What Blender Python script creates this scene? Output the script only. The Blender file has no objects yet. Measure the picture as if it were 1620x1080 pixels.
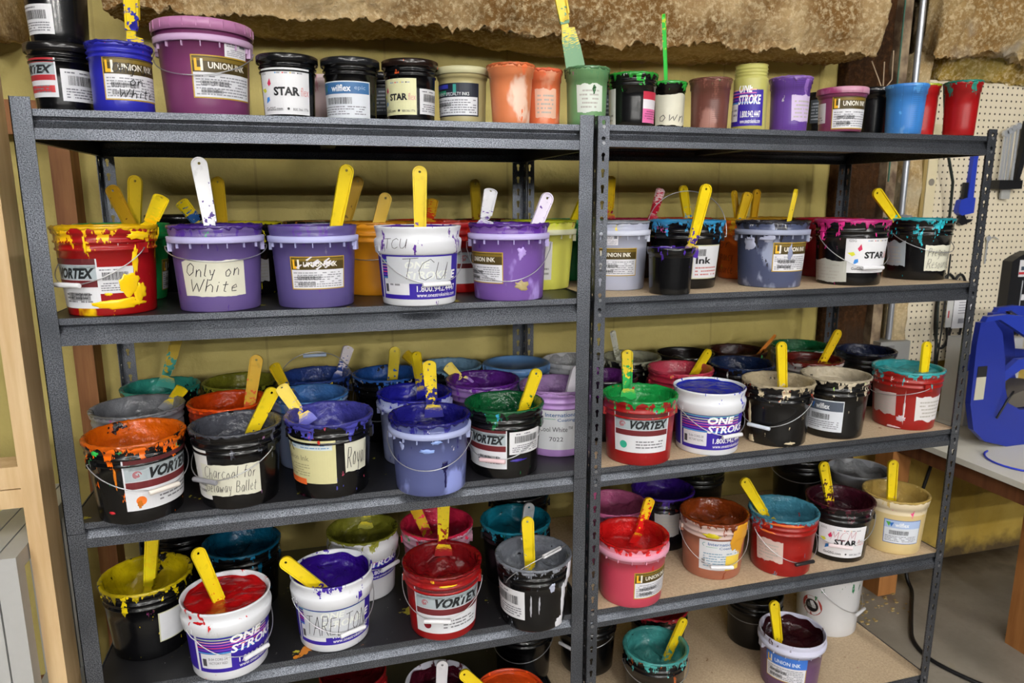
import bpy, bmesh, math, random
from math import sin, cos, pi, sqrt, atan2, radians, hypot
from mathutils import Vector, Matrix, noise
scene = bpy.context.scene
col = scene.collection
random.seed(7)

# ------------------------------------------------------------------ helpers
def lin(h):
    if not isinstance(h, str): return tuple(h)
    v = [int(h[i:i+2], 16)/255 for i in (0, 2, 4)]
    return tuple(c/12.92 if c <= .04045 else ((c+.055)/1.055)**2.4 for c in v) + (1,)

def tag(o, label=None, cat=None, group=None, kind=None):
    if label: o['label'] = label
    if cat: o['category'] = cat
    if group: o['group'] = group
    if kind: o['kind'] = kind
    return o

def empty(name, loc=(0, 0, 0), rz=0):
    o = bpy.data.objects.new(name, None); col.objects.link(o)
    o.location = loc; o.rotation_euler = (0, 0, rz); o.empty_display_size = .02
    return o

def link(name, me, mats=None, parent=None, loc=None):
    o = bpy.data.objects.new(name, me); col.objects.link(o)
    if mats is not None:
        for m in (mats if isinstance(mats, (list, tuple)) else [mats]): me.materials.append(m)
    if parent: o.parent = parent
    if loc: o.location = loc
    return o

class MB:
    def __init__(s): s.v = []; s.f = []; s.m = []; s.sm = []
    def add(s, vs, fs, mi=0, smooth=False):
        b = len(s.v); s.v += [tuple(v) for v in vs]
        for f in fs: s.f.append([b+i for i in f]); s.m.append(mi); s.sm.append(smooth)
    def box(s, x0, x1, y0, y1, z0, z1, mi=0, M=None):
        vs = [(x, y, z) for z in (z0, z1) for y in (y0, y1) for x in (x0, x1)]
        if M: vs = [M @ Vector(v) for v in vs]
        s.add(vs, [(0,2,3,1),(4,5,7,6),(0,1,5,4),(2,6,7,3),(0,4,6,2),(1,3,7,5)], mi)
    def prism(s, poly, d, axis, a, mi=0, M=None):
        """extrude a 2D polygon; axis x|y|z, from a to a+d"""
        n = len(poly); vs = []
        for t in (a, a+d):
            for p in poly:
                vs.append((t, p[0], p[1]) if axis == 'x' else (p[0], t, p[1]) if axis == 'y' else (p[0], p[1], t))
        if M: vs = [M @ Vector(v) for v in vs]
        s.add(vs, [list(range(n))[::-1], list(range(n, 2*n))] + [(i, (i+1) % n, n+(i+1) % n, n+i) for i in range(n)], mi)
    def lathe(s, prof, seg=56, mi=0, smooth=True, c=(0, 0, 0)):
        vs = []; fs = []
        for r, z in prof:
            for i in range(seg):
                a = 2*pi*i/seg; vs.append((c[0]+r*cos(a), c[1]+r*sin(a), c[2]+z))
        for j in range(len(prof)-1):
            for i in range(seg):
                k = (i+1) % seg; fs.append((j*seg+i, j*seg+k, (j+1)*seg+k, (j+1)*seg+i))
        s.add(vs, fs, mi, smooth)
    def disc(s, r, z, seg=56, mi=0, up=True):
        vs = [(r*cos(2*pi*i/seg), r*sin(2*pi*i/seg), z) for i in range(seg)]
        s.add(vs, [list(range(seg)) if up else list(range(seg))[::-1]], mi)
    def tube(s, pts, r, seg=8, mi=0, cap=True):
        pts = [Vector(p) for p in pts]; n = len(pts); vs = []; fs = []
        up = None
        for i, p in enumerate(pts):
            d = (pts[min(i+1, n-1)]-pts[max(i-1, 0)]).normalized()
            if up is None: up = Vector((0, 0, 1)) if abs(d.z) < .9 else Vector((1, 0, 0))
            u = (up-d*up.dot(d)).normalized(); w = d.cross(u); up = u
            rr = r[i] if isinstance(r, (list, tuple)) else r
            for k in range(seg):
                a = 2*pi*k/seg; vs.append(p+u*cos(a)*rr+w*sin(a)*rr)
        for i in range(n-1):
            for k in range(seg):
                q = (k+1) % seg; fs.append((i*seg+k, i*seg+q, (i+1)*seg+q, (i+1)*seg+k))
        s.add(vs, fs, mi, True)
        if cap:
            s.add(vs[:seg], [list(range(seg))[::-1]], mi); s.add(vs[-seg:], [list(range(seg))], mi)
    def mesh(s, name):
        me = bpy.data.meshes.new(name); me.from_pydata(s.v, [], s.f)
        me.polygons.foreach_set('material_index', s.m); me.polygons.foreach_set('use_smooth', s.sm)
        me.update(); return me
    def build(s, name, mats, parent=None, loc=None):
        me = s.mesh(name); bm = bmesh.new(); bm.from_mesh(me)
        bmesh.ops.recalc_face_normals(bm, faces=bm.faces); bm.to_mesh(me); bm.free()
        return link(name, me, mats, parent, loc)

# ------------------------------------------------------------------ materials
class NT:
    def __init__(s, name):
        s.m = bpy.data.materials.new(name); s.m.use_nodes = True; s.t = s.m.node_tree
        s.b = s.t.nodes['Principled BSDF']; s.tc = None
    def n(s, typ, **k):
        nd = s.t.nodes.new(typ)
        for a, v in k.items(): setattr(nd, a, v)
        return nd
    def l(s, a, b): s.t.links.new(a, b)
    def co(s, sc=(1, 1, 1), which='Object'):
        if not s.tc: s.tc = s.n('ShaderNodeTexCoord')
        mp = s.n('ShaderNodeMapping'); mp.inputs['Scale'].default_value = sc
        s.l(s.tc.outputs[which], mp.inputs['Vector']); return mp.outputs[0]
    def noise(s, scale, detail=3, vec=None, rough=.55, off=0):
        nd = s.n('ShaderNodeTexNoise'); nd.noise_dimensions = '4D'
        nd.inputs['W'].default_value = off
        nd.inputs['Scale'].default_value = scale; nd.inputs['Detail'].default_value = detail
        nd.inputs['Roughness'].default_value = rough
        s.l(vec if vec else s.co(), nd.inputs['Vector']); return nd.outputs['Fac']
    def ramp(s, fac, a, b, c0=(0, 0, 0, 1), c1=(1, 1, 1, 1)):
        r = s.n('ShaderNodeValToRGB'); e = r.color_ramp.elements
        e[0].position = a; e[1].position = b; e[0].color = c0; e[1].color = c1
        s.l(fac, r.inputs[0]); return r.outputs[0]
    def math(s, op, a, b=None, clamp=False):
        m = s.n('ShaderNodeMath', operation=op, use_clamp=clamp)
        for i, v in enumerate((a, b)):
            if v is None: continue
            if isinstance(v, (int, float)): m.inputs[i].default_value = v
            else: s.l(v, m.inputs[i])
        return m.outputs[0]
    def mix(s, fac, a, b):
        m = s.n('ShaderNodeMix', data_type='RGBA')
        for i, v in ((0, fac), (6, a), (7, b)):
            if isinstance(v, (int, float)): m.inputs[i].default_value = v
            elif isinstance(v, tuple): m.inputs[i].default_value = v
            else: s.l(v, m.inputs[i])
        return m.outputs[2]
    def sep(s, vec=None):
        x = s.n('ShaderNodeSeparateXYZ'); s.l(vec if vec else s.co(), x.inputs[0]); return x.outputs
    def bump(s, h, st=.3, d=.01):
        b = s.n('ShaderNodeBump'); b.inputs['Strength'].default_value = st; b.inputs['Distance'].default_value = d
        s.l(h, b.inputs['Height']); s.l(b.outputs[0], s.b.inputs['Normal']); s.l(b.outputs[0], s.b.inputs['Coat Normal'])
    def fin(s, c, rough=.5, metal=0, spec=.5, coat=0):
        if isinstance(c, tuple): s.b.inputs['Base Color'].default_value = c
        else: s.l(c, s.b.inputs['Base Color'])
        if isinstance(rough, (int, float)): s.b.inputs['Roughness'].default_value = rough
        else: s.l(rough, s.b.inputs['Roughness'])
        s.b.inputs['Metallic'].default_value = metal; s.b.inputs['Specular IOR Level'].default_value = spec
        s.b.inputs['Coat Weight'].default_value = coat; s.b.inputs['Coat Roughness'].default_value = .1
        return s.m

_mc = {}
def flat(c, rough=.5, metal=0, spec=.4, name='plain'):
    k = (c, rough, metal, spec)
    if k not in _mc:
        t = NT(name); n = t.noise(60, 2)
        a = lin(c); b = tuple(x*.93 for x in a[:3])+(1,)
        _mc[k] = t.fin(t.mix(n, a, b), rough, metal, spec)
    return _mc[k]

def mat_body(P, seed):
    """pail plastic with ink splashes under the rim, thin streaks and smears"""
    t = NT('pail_plastic'); H = P['H']; c = lin(P['body']); dark = sum(c[:3]) < .1
    z = t.sep()[2]
    if dark: c = tuple(x*.55 for x in c[:3])+(1,)
    n = t.noise(7, 3, off=seed)
    cc = t.mix(n, c, tuple(min(1, x*.82) for x in c[:3])+(1,))
    if P.get('rimc'): cc = t.mix(t.math('GREATER_THAN', z, H-.047), cc, lin(P['rimc']))
    if P.get('smear'):
        m = t.ramp(t.noise(11, 4, t.co((1, 1, .6)), off=seed+3), .54, .60)
        cc = t.mix(m, cc, lin(P['smear']))
    scuff = t.ramp(t.noise(26, 6, t.co((1, 1, .5)), .7, seed+9), .66, .74)
    cc = t.mix(t.math('MULTIPLY', scuff, .16 if dark else .35), cc, lin('8a8686') if dark else lin('d8d4cc') if sum(c[:3]) < 1.5 else lin('a8a098'))
    cr = P['crust']
    if P.get('ink') and cr > 0:
        # streaks: more near the rim, sparse lower down
        up = t.math('MULTIPLY', t.math('SUBTRACT', z, H*.45), 1/(H*.55))
        up = t.math('MAXIMUM', up, 0.0)
        st = t.noise(45, 4, t.co((1, 1, .35)), .65, seed)
        th = t.math('ADD', st, t.math('MULTIPLY', t.math('POWER', up, 1.6), .05+.11*cr))
        m = t.ramp(th, .665-.015*cr, .675-.015*cr)
        cc = t.mix(m, cc, lin(P['ink']))
        if cr > .45:
            st2 = t.noise(38, 5, t.co((1, 1, .45)), .7, seed+21)
            m2 = t.ramp(t.math('ADD', st2, t.math('MULTIPLY', up, .075)), .685, .695)
            pal = P.get('splat') or random.choice(['d8d8d8', '3aa0c8', 'c84a2a', 'd8c030', '40a060', 'b05090'])
            cc = t.mix(m2, cc, lin(pal))
    elif P.get('splat'):
        m = t.ramp(t.math('ADD', t.noise(50, 4, off=seed), t.math('MULTIPLY', z, .5)), .70, .72)
        cc = t.mix(m, cc, lin(P['splat']))
    if P.get('grad'):                       # graduation marks moulded on a mixing cup
        xyz = t.sep(); ang = t.math('ARCTAN2', xyz[1], xyz[0])
        f = t.math('FRACT', t.math('MULTIPLY', z, 190)); a2 = t.math('ABSOLUTE', t.math('ADD', ang, 1.75))
        m = t.math('MULTIPLY', t.math('LESS_THAN', f, .22), t.math('LESS_THAN', a2, .22))
        f2 = t.math('FRACT', t.math('MULTIPLY', ang, 2.4)); m3 = t.math('LESS_THAN', f2, .035)
        cc = t.mix(t.math('MULTIPLY', t.math('MAXIMUM', m, m3), .45), cc, tuple(x*.3 for x in c[:3])+(1,))
    t.bump(t.noise(30, 3, off=seed), .12, .004)
    m_ = t.fin(cc, .26 if dark else .36, 0, .4, .2 if dark else .15)
    if not dark:
        t.b.inputs['Subsurface Weight'].default_value = .12; t.b.inputs['Subsurface Radius'].default_value = (.01, .01, .01)
    return m_

def mat_ink(c, body, H, seed, patch=False, fill=.04):
    t = NT('ink'); a = lin(c)
    n = t.noise(14, 4, off=seed)
    cc = t.mix(t.ramp(n, .3, .75), tuple(x*.42 for x in a[:3])+(1,), tuple(min(1, x*.85+.001) for x in a[:3])+(1,))
    # thin places on the wall where the pail shows through
    z = t.sep()[2]
    zz = t.math('MULTIPLY', t.math('SUBTRACT', z, H-fill*.95), 1/(fill+.01))
    wall = t.math('MULTIPLY', t.math('GREATER_THAN', zz, .15 if not patch else -.6), 1.0)
    pn = t.ramp(t.noise(24, 4, t.co((1, 1, .8)), .6, seed+4), .60 if patch else .66, .615 if patch else .675)
    cc = t.mix(t.math('MULTIPLY', pn, wall), cc, lin(body))
    h = t.math('ADD', t.noise(70, 4, off=seed, rough=.6), t.math('MULTIPLY', t.noise(22, 4, off=seed+2), 2.5))
    t.bump(h, .8, .006 if fill > .02 else .003)
    return t.fin(cc, .13, 0, .5, 0)

# ------------------------------------------------------------------ container shapes
def R_at(P, z):
    return P['Rb'] + (P['Rt']-.0045-P['Rb'])*max(0, min(1, z/P['H']))

def body_profile(P):
    Rt, Rb, H = P['Rt'], P['Rb'], P['H']; k = P['prof']; R = lambda z: R_at(P, z); b = 1 if H > .16 else .62
    p = [(0, .003), (Rb-.008, .003), (Rb-.006, 0), (Rb-.002, 0), (Rb, .003)]
    for f in (.15, .35, .55): p.append((R(H*f), H*f))
    if k == 'pail':
        for dz, dr in ((.050, 0), (.049, .003), (.045, .0032), (.044, .0004), (.034, .0004), (.033, .0035), (.029, .004), (.028, .001), (.016, .001), (.014, .0045), (.010, .0048)):
            z = H-dz*b; p.append((min(R(z)+dr, Rt), z))
        p += [(Rt, H-.006), (Rt, H-.001), (Rt-.001, H)]
    elif k == 'stroke':
        for dz, dr in ((.064, 0), (.063, .003), (.060, .0065), (.036, .0078), (.030, .0062), (.026, .001)):
            z = H-dz; p.append((R(z)+dr, z))
        p += [(Rt-.003, H-.012), (Rt-.0005, H-.005), (Rt, H-.001), (Rt-.001, H)]
    elif k == 'union':
        for dz, dr in ((.036, 0), (.036, .0068), (.035, .0075), (.0235, .0078), (.0225, .0015)):
            z = H-dz; p.append((R(z)+dr, z))
        p += [(Rt-.002, H-.012), (Rt-.001, H-.001), (Rt-.002, H)]
    elif k == 'cup':
        p += [(R(H*.80), H*.80), (R(H*.8)+.0022, H*.805), (R(H*.93)+.002, H-.012), (Rt-.001, H-.010), (Rt, H-.008), (Rt, H-.001), (Rt-.001, H)]
    elif k == 'quart':
        p += [(R(H*.78), H*.78), (R(H-.03*b), H-.03*b), (R(H-.03*b)+.0028, H-.029*b), (Rt-.001, H-.012), (Rt, H-.008), (Rt, H-.001), (Rt-.001, H)]
    elif k == 'jar':
        p += [(Rb, H*.78), (Rb-.001, H*.80), (Rb-.004, H*.815)]
        for i in range(3):
            z = H*.83+i*.008; p += [(Rb-.004, z), (Rb-.0022, z+.002), (Rb-.0022, z+.003), (Rb-.004, z+.005)]
        p += [(Rb-.004, H-.002), (Rb-.005, H)]
        Rt = Rb-.004
    p += [(Rt-.0035, H), (Rt-.0042, H-.004)]
    for f in (.9, .6, .3): p.append((R_at(P, H*f)-.0035 - (.004 if k == 'jar' else 0), H*f if f < .9 else H*.93))
    p += [(Rb-.004, .008), (0, .008)]
    return p

def make_ink(P, seed):
    Rt, H, fill, cr = P['Rt'], P['H'], P['fill'], P['crust']; seg = 96
    rin = lambda z: min(R_at(P, z)-.0042, Rt-.0048)
    zl = H-fill; rl = rin(zl); rows = []
    rough = min(1, .35+cr)
    big = 0 if fill < .016 else min(1, fill/.045)
    flange = P['prof'] in ('stroke', 'union')
    def nz(x, y, s, o=0): return noise.noise(Vector((x*s+seed*3.1, y*s+o, seed*1.7)))
    nr = 20
    for j in range(nr):
        f = (j+.0)/(nr-1); r = max(rl*f, .0004); row = []
        for i in range(seg):
            a = 2*pi*i/seg; x, y = r*cos(a), r*sin(a)
            h = nz(x, y, 14)*.030*big*rough + nz(x, y, 40, 5)*.010*(.4+.6*rough)*(1 if fill > .012 else .35) + nz(x, y, 110, 9)*.0018*rough
            h += big*.016*f**4 + big*.012*nz(cos(a)*.05, sin(a)*.05, 30)*f**2
            z = zl+h*(.35+.65*min(1, fill/.03)); z = min(z, H-.0015)
            row.append((x, y, z))
        rows.append(row)
    climb = 7; reach = []
    for i in range(seg):
        a = 2*pi*i/seg; q = nz(cos(a), sin(a), 2.2, 3)
        reach.append(1 if cr >= .5 else max(0, min(1, .35+cr*1.3+q*.6)))
    for j in range(1, climb+1):
        f = j/climb; row = []
        for i in range(seg):
            a = 2*pi*i/seg; z0 = rows[nr-1][i][2]; zt = z0+(H-.0008-z0)*reach[i]
            z = z0+(zt-z0)*f
            t = .0006+.0026*rough*max(0, nz(cos(a), sin(a)+z*9, 5, 7)+.3)*sin(pi*min(1, f*.9+.05))
            r = rin(z)-t
            row.append((r*cos(a), r*sin(a), z))
        rows.append(row)
    if cr >= .5:
        def lipz(i): a = 2*pi*i/seg; return .0012+.004*max(0, nz(cos(a), sin(a), 9, 2))*cr
        rows.append([((Rt-.0036)*cos(2*pi*i/seg), (Rt-.0036)*sin(2*pi*i/seg), H+lipz(i)*.8) for i in range(seg)])
        rows.append([((Rt-.001)*cos(2*pi*i/seg), (Rt-.001)*sin(2*pi*i/seg), H+lipz(i)) for i in range(seg)])
        ext = []; lim = .0085 if not flange else .006
        for i in range(seg):
            a = 2*pi*i/seg; q = nz(cos(a), sin(a), 7, 11); q2 = nz(cos(a), sin(a), 22, 1)
            d = .0025+cr*max(0, .0045+.009*q+.007*q2)
            if q+q2 > .55 and cr > .7 and not flange: d += .018*(q+q2-.4)
            ext.append(max(.002, d))
        ro = [Rt+.0009+.0022*cr*max(0, nz(cos(2*pi*i/seg), sin(2*pi*i/seg), 12, 4)+.2) for i in range(seg)]
        for f in (.1, .6, 1.0):
            row = []
            for i in range(seg):
                a = 2*pi*i/seg; z = H-ext[i]*f; r = ro[i] if f < .9 else max(Rt, ro[i]-.0016)
                if z < H-.007: r = max(R_at(P, z)+.0045, ro[i]-.0035) if not flange else Rt+.0006
                row.append((r*cos(a), r*sin(a), z))
            rows.append(row)
        row = []
        for i in range(seg):
            a = 2*pi*i/seg; z = H-ext[i]; r = Rt-.003; row.append((r*cos(a), r*sin(a), z+.0004))
        rows.append(row)
    vs = [v for r in rows for v in r]; fs = [list(range(seg))]
    for j in range(len(rows)-1):
        for i in range(seg):
            k = (i+1) % seg; fs.append((j*seg+i, j*seg+k, (j+1)*seg+k, (j+1)*seg+i))
    b = MB(); b.add(vs, fs, 0, True); return b

# ------------------------------------------------------------------ lettering
_tx = {}
def text_mesh(s, shear=0, bold=0):
    k = (s, shear, bold)
    if k not in _tx:
        cu = bpy.data.curves.new('txt', 'FONT'); cu.body = s; cu.resolution_u = 2; cu.shear = shear; cu.offset = bold
        ob = bpy.data.objects.new('txt', cu); col.objects.link(ob)
        dg = bpy.context.evaluated_depsgraph_get(); dg.update()
        me = ob.evaluated_get(dg).to_mesh()
        vs = [(v.co.x, v.co.y) for v in me.vertices]; fs = [list(p.vertices) for p in me.polygons]
        ob.evaluated_get(dg).to_mesh_clear(); bpy.data.objects.remove(ob); bpy.data.curves.remove(cu)
        xs = [v[0] for v in vs]; ys = [v[1] for v in vs]
        x0, y0, w, h = min(xs), min(ys), max(xs)-min(xs), max(ys)-min(ys)
        _tx[k] = ([((x-x0)/w, (y-y0)/h) for x, y in vs], fs, w/h)
    return _tx[k]

# pen strokes for handwriting, on a 4 x 6 grid (base line 0, x height 3.6)
HW = {
'T':(4,[[(0,5.6),(4,5.9)],[(2,5.7),(1.9,0)]]),
'C':(4,[[(3.8,4.8),(2.6,5.8),(.8,4.6),(.2,2.6),(.9,.5),(2.4,-.1),(3.9,.9)]]),
'U':(4,[[(.3,5.6),(.3,2),(1,.2),(2.4,.1),(3.4,1.6),(3.6,5.5)],[(3.6,5.5),(3.7,.1)]]),
'A':(4,[[(0,0),(2,5.8),(3.8,0)],[(.8,2.2),(3.2,2.4)]]),
'R':(4,[[(.3,0),(.4,5.7),(2.8,5.6),(3.2,4.2),(2.4,3.1),(.5,2.8)],[(1.4,2.9),(3.8,0)]]),
'E':(3.6,[[(3.4,5.6),(.3,5.5),(.3,0),(3.5,.1)],[(.3,2.9),(2.8,3)]]),
'L':(3.4,[[(.4,5.8),(.3,.1),(3.2,.2)]]),
'O':(4,[[(2,5.8),(.4,4.4),(.2,1.6),(1.8,0),(3.6,1.5),(3.7,4.3),(2,5.8)]]),
'N':(4,[[(.3,0),(.4,5.7),(3.4,.2),(3.6,5.8)]]),
'M':(4.6,[[(.2,0),(.7,5.6),(2.2,1.6),(3.8,5.7),(4.3,0)]]),
'W':(5,[[(.1,5.6),(1.2,.1),(2.4,4),(3.6,.1),(4.8,5.7)]]),
'G':(4,[[(3.6,5),(2.2,5.8),(.5,4.4),(.2,2),(1.4,.1),(3.3,.8),(3.5,2.6),(2,2.6)]]),
'B':(3.8,[[(.3,0),(.4,5.7),(2.6,5.4),(2.8,4),(1.8,3.1),(.5,3)],[(1.8,3.1),(3.3,2.4),(3.2,.7),(1.8,0),(.3,.1)]]),
'P':(3.8,[[(.3,0),(.4,5.7),(2.8,5.5),(3.1,4),(2.2,2.9),(.5,2.8)]]),
'I':(1.6,[[(.8,0),(.8,5.7)]]),
'a':(3,[[(2.5,3.2),(1.2,3.6),(.2,1.8),(1,0),(2.3,1.2),(2.5,3.4),(2.6,.2),(3,.2)]]),
'b':(3,[[(.4,5.8),(.3,0)],[(.4,2),(1.6,3.5),(2.7,1.8),(1.6,0),(.4,.5)]]),
'c':(2.8,[[(2.5,3),(1.3,3.6),(.2,1.8),(1.2,0),(2.6,.6)]]),
'e':(2.8,[[(.3,1.8),(2.3,2.2),(1.6,3.6),(.4,2.4),(.7,.3),(2.5,.4)]]),
'f':(2.2,[[(2.1,5.4),(1.2,5.7),(.9,3.6),(.8,0)],[(0,3.4),(2,3.5)]]),
'g':(3,[[(2.4,3.2),(1,3.5),(.3,1.8),(1.2,.6),(2.3,1.6),(2.4,3.4),(2.3,-1.4),(.8,-1.8)]]),
'h':(3,[[(.4,5.8),(.3,0),(.5,2.4),(1.7,3.5),(2.5,2.4),(2.6,0)]]),
'i':(1.2,[[(.5,3.4),(.5,0)],[(.5,4.6),(.6,5)]]),
'l':(1.4,[[(.6,5.8),(.5,.4),(1.2,.1)]]),
'n':(3,[[(.3,3.4),(.3,0),(.5,2.4),(1.6,3.5),(2.4,2.4),(2.6,0)]]),
'o':(3,[[(1.5,3.5),(.3,2.2),(.7,.2),(2,.1),(2.7,1.9),(1.5,3.5)]]),
'r':(2.2,[[(.4,3.4),(.4,0),(.5,2.2),(1.3,3.4),(2.1,3.2)]]),
's':(2.4,[[(2.1,3.3),(.8,3.4),(.6,2.2),(2,1.5),(1.9,.3),(.2,.2)]]),
't':(2.2,[[(1,5.2),(.9,.5),(1.8,.1)],[(0,3.6),(2,3.7)]]),
'u':(3,[[(.3,3.4),(.4,.6),(1.4,0),(2.4,1.4),(2.5,3.4),(2.6,0)]]),
'w':(4,[[(.2,3.4),(.9,.1),(2,2.6),(3,.1),(3.8,3.5)]]),
'y':(3,[[(.3,3.4),(1,.9),(2.3,1.4)],[(2.5,3.5),(1.6,-1.6),(.4,-1.6)]]),
'x':(3,[[(.3,3.4),(2.6,0)],[(2.5,3.4),(.3,0)]]),
'k':(3,[[(.4,5.8),(.3,0)],[(2.4,3.4),(.5,1.8),(2.6,0)]]),
' ':(2.4,[]),
}
def hand_strokes(s, rnd):
    x = 0; out = []
    for ch in s:
        w, st = HW.get(ch, HW['o']); dy = rnd.uniform(-.35, .35); sc = rnd.uniform(.92, 1.1)
        for line in st: out.append([(x+p[0]*sc+.22*p[1], p[1]*sc+dy) for p in line])
        x += w+.9
    return out, x-.9+1

class Label:
    """flat artwork in metres, later wrapped round the pail"""
    def __init__(s, w, h): s.w, s.h, s.items, s.cols = w, h, [], []
    def ci(s, c):
        if c not in s.cols: s.cols.append(c)
        return s.cols.index(c)
    def poly(s, pts, c, L=1): s.items.append(([(p[0], p[1]) for p in pts], [list(range(len(pts)))], s.ci(c), L))
    def rect(s, x, y, w, h, c, L=1):
        n = max(1, int(w*s.w/.006)); vs = []; fs = []
        for i in range(n+1):
            t = x+w*i/n; vs += [(t*s.w, y*s.h), (t*s.w, (y+h)*s.h)]
        for i in range(n): fs.append([2*i, 2*i+2, 2*i+3, 2*i+1])
        s.items.append((vs, fs, s.ci(c), L))
    def torn(s, c, rnd, L=0, j=.05):
        n = max(12, int(s.w/.003)); vs = []; fs = []; sd = rnd.uniform(0, 99)
        for i in range(n+1):
            t = i/n; vs += [(t*s.w, s.h*j*(.5+noise.noise(Vector((t*4, sd, 0)))+.25*noise.noise(Vector((t*15, sd, 3))))), (t*s.w, s.h*(1-j*(.5+noise.noise(Vector((t*4, sd, 9)))+.25*noise.noise(Vector((t*15, sd, 5))))))]
        e = rnd.uniform(.02, .05)*s.w
        vs[0] = (e, vs[0][1]); vs[-1] = (s.w-e, vs[-1][1])
        for i in range(n): fs.append([2*i, 2*i+2, 2*i+3, 2*i+1])
        s.items.append((vs, fs, s.ci(c), L))
    def text(s, t, x, y, w, h, c, L=2, shear=0, bold=0):
        vs, fs, ar = text_mesh(t, shear, bold)
        s.items.append(([((x+w*a)*s.w, (y+h*b)*s.h) for a, b in vs], fs, s.ci(c), L))
    def lines(s, x, y, w, h, n, c, rnd, L=2):
        lh = h/n
        for i in range(n):
            px = x
            while px < x+w*.97:
                ww = min(rnd.uniform(.02, .09), x+w-px)
                if rnd.random() < .85: s.rect(px, y+i*lh+lh*.3, ww, lh*.42, c, L)
                px += ww+.012
            
    def bars(s, x, y, w, h, rnd, c='2a2a2c', L=2):
        px = x
        while px < x+w:
            ww = rnd.choice([.006, .01, .016])*w*1.5; s.rect(px, y, min(ww, x+w-px), h, c, L); px += ww+rnd.choice([.008, .014])*w*1.4
    def disc(s, x, y, r, c, L=2, a0=0, a1=2*pi, r2=0):
        n = 20
        if r2: pts = [(x*s.w+r*cos(a0+(a1-a0)*i/n), y*s.h+r*sin(a0+(a1-a0)*i/n)) for i in range(n+1)]+[(x*s.w+r2*cos(a1-(a1-a0)*i/n), y*s.h+r2*sin(a1-(a1-a0)*i/n)) for i in range(n+1)]
        else: pts = [(x*s.w+r*cos(2*pi*i/n), y*s.h+r*sin(2*pi*i/n)) for i in range(n)]
        if r2:
            m = n+1; vs = pts; fs = [[i, i+1, 2*m-2-i, 2*m-1-i] for i in range(n)]
            s.items.append((vs, fs, s.ci(c), L))
        else: s.poly(pts, c, L)
    def hand(s, txt, x, y, w, h, c, rnd, L=4, th=.0011):
        rows = [r for r in txt.split('|')]; n = len(rows); rh = h/n
        for k, r in enumerate(rows):
            if not r: continue
            st, tw = hand_strokes(r, rnd); sy = rh*s.h/7.6; sx = min(w*s.w/max(tw, 1), sy*1.25)
            ox = x*s.w+(w*s.w-tw*sx)/2; oy = (y+h-(k+1)*rh)*s.h+sy*1.2
            for line in st:
                Q = [(ox+p[0]*sx, oy+p[1]*sy) for p in line]; P = [Q[0]]
                for a_, b_ in zip(Q, Q[1:]):
                    m_ = max(1, int(hypot(b_[0]-a_[0], b_[1]-a_[1])/.004))
                    P += [(a_[0]+(b_[0]-a_[0])*k_/m_, a_[1]+(b_[1]-a_[1])*k_/m_) for k_ in range(1, m_+1)]
                vs = []; fs = []
                for i, p in enumerate(P):
                    a = P[max(0, i-1)]; b = P[min(len(P)-1, i+1)]; dx, dy = b[0]-a[0], b[1]-a[1]; q = hypot(dx, dy) or 1
                    vs += [(p[0]-dy/q*th/2, p[1]+dx/q*th/2), (p[0]+dy/q*th/2, p[1]-dx/q*th/2)]
                for i in range(len(P)-1): fs.append([2*i, 2*i+2, 2*i+3, 2*i+1])
                s.items.append((vs, fs, s.ci(c), L))
    def wrap(s, P, a0, a1, z0, name, parent, rough=.45, base=.0005):
        b = MB(); ac = (a0+a1)/2; zc = z0+s.h/2
        Rm = R_at(P, zc)
        for vs, fs, ci, L in s.items:
            out = []
            for x, y in vs:
                z = z0+y; R = R_at(P, z)+base+.00022*L; a = a0+(a1-a0)*x/s.w
                out.append((R*cos(a), R*sin(a), z))
            b.add(out, fs, ci)
        me = b.mesh(name)
        return link(name, me, [flat(c, rough, name='label_paper') for c in s.cols], parent)

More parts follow.
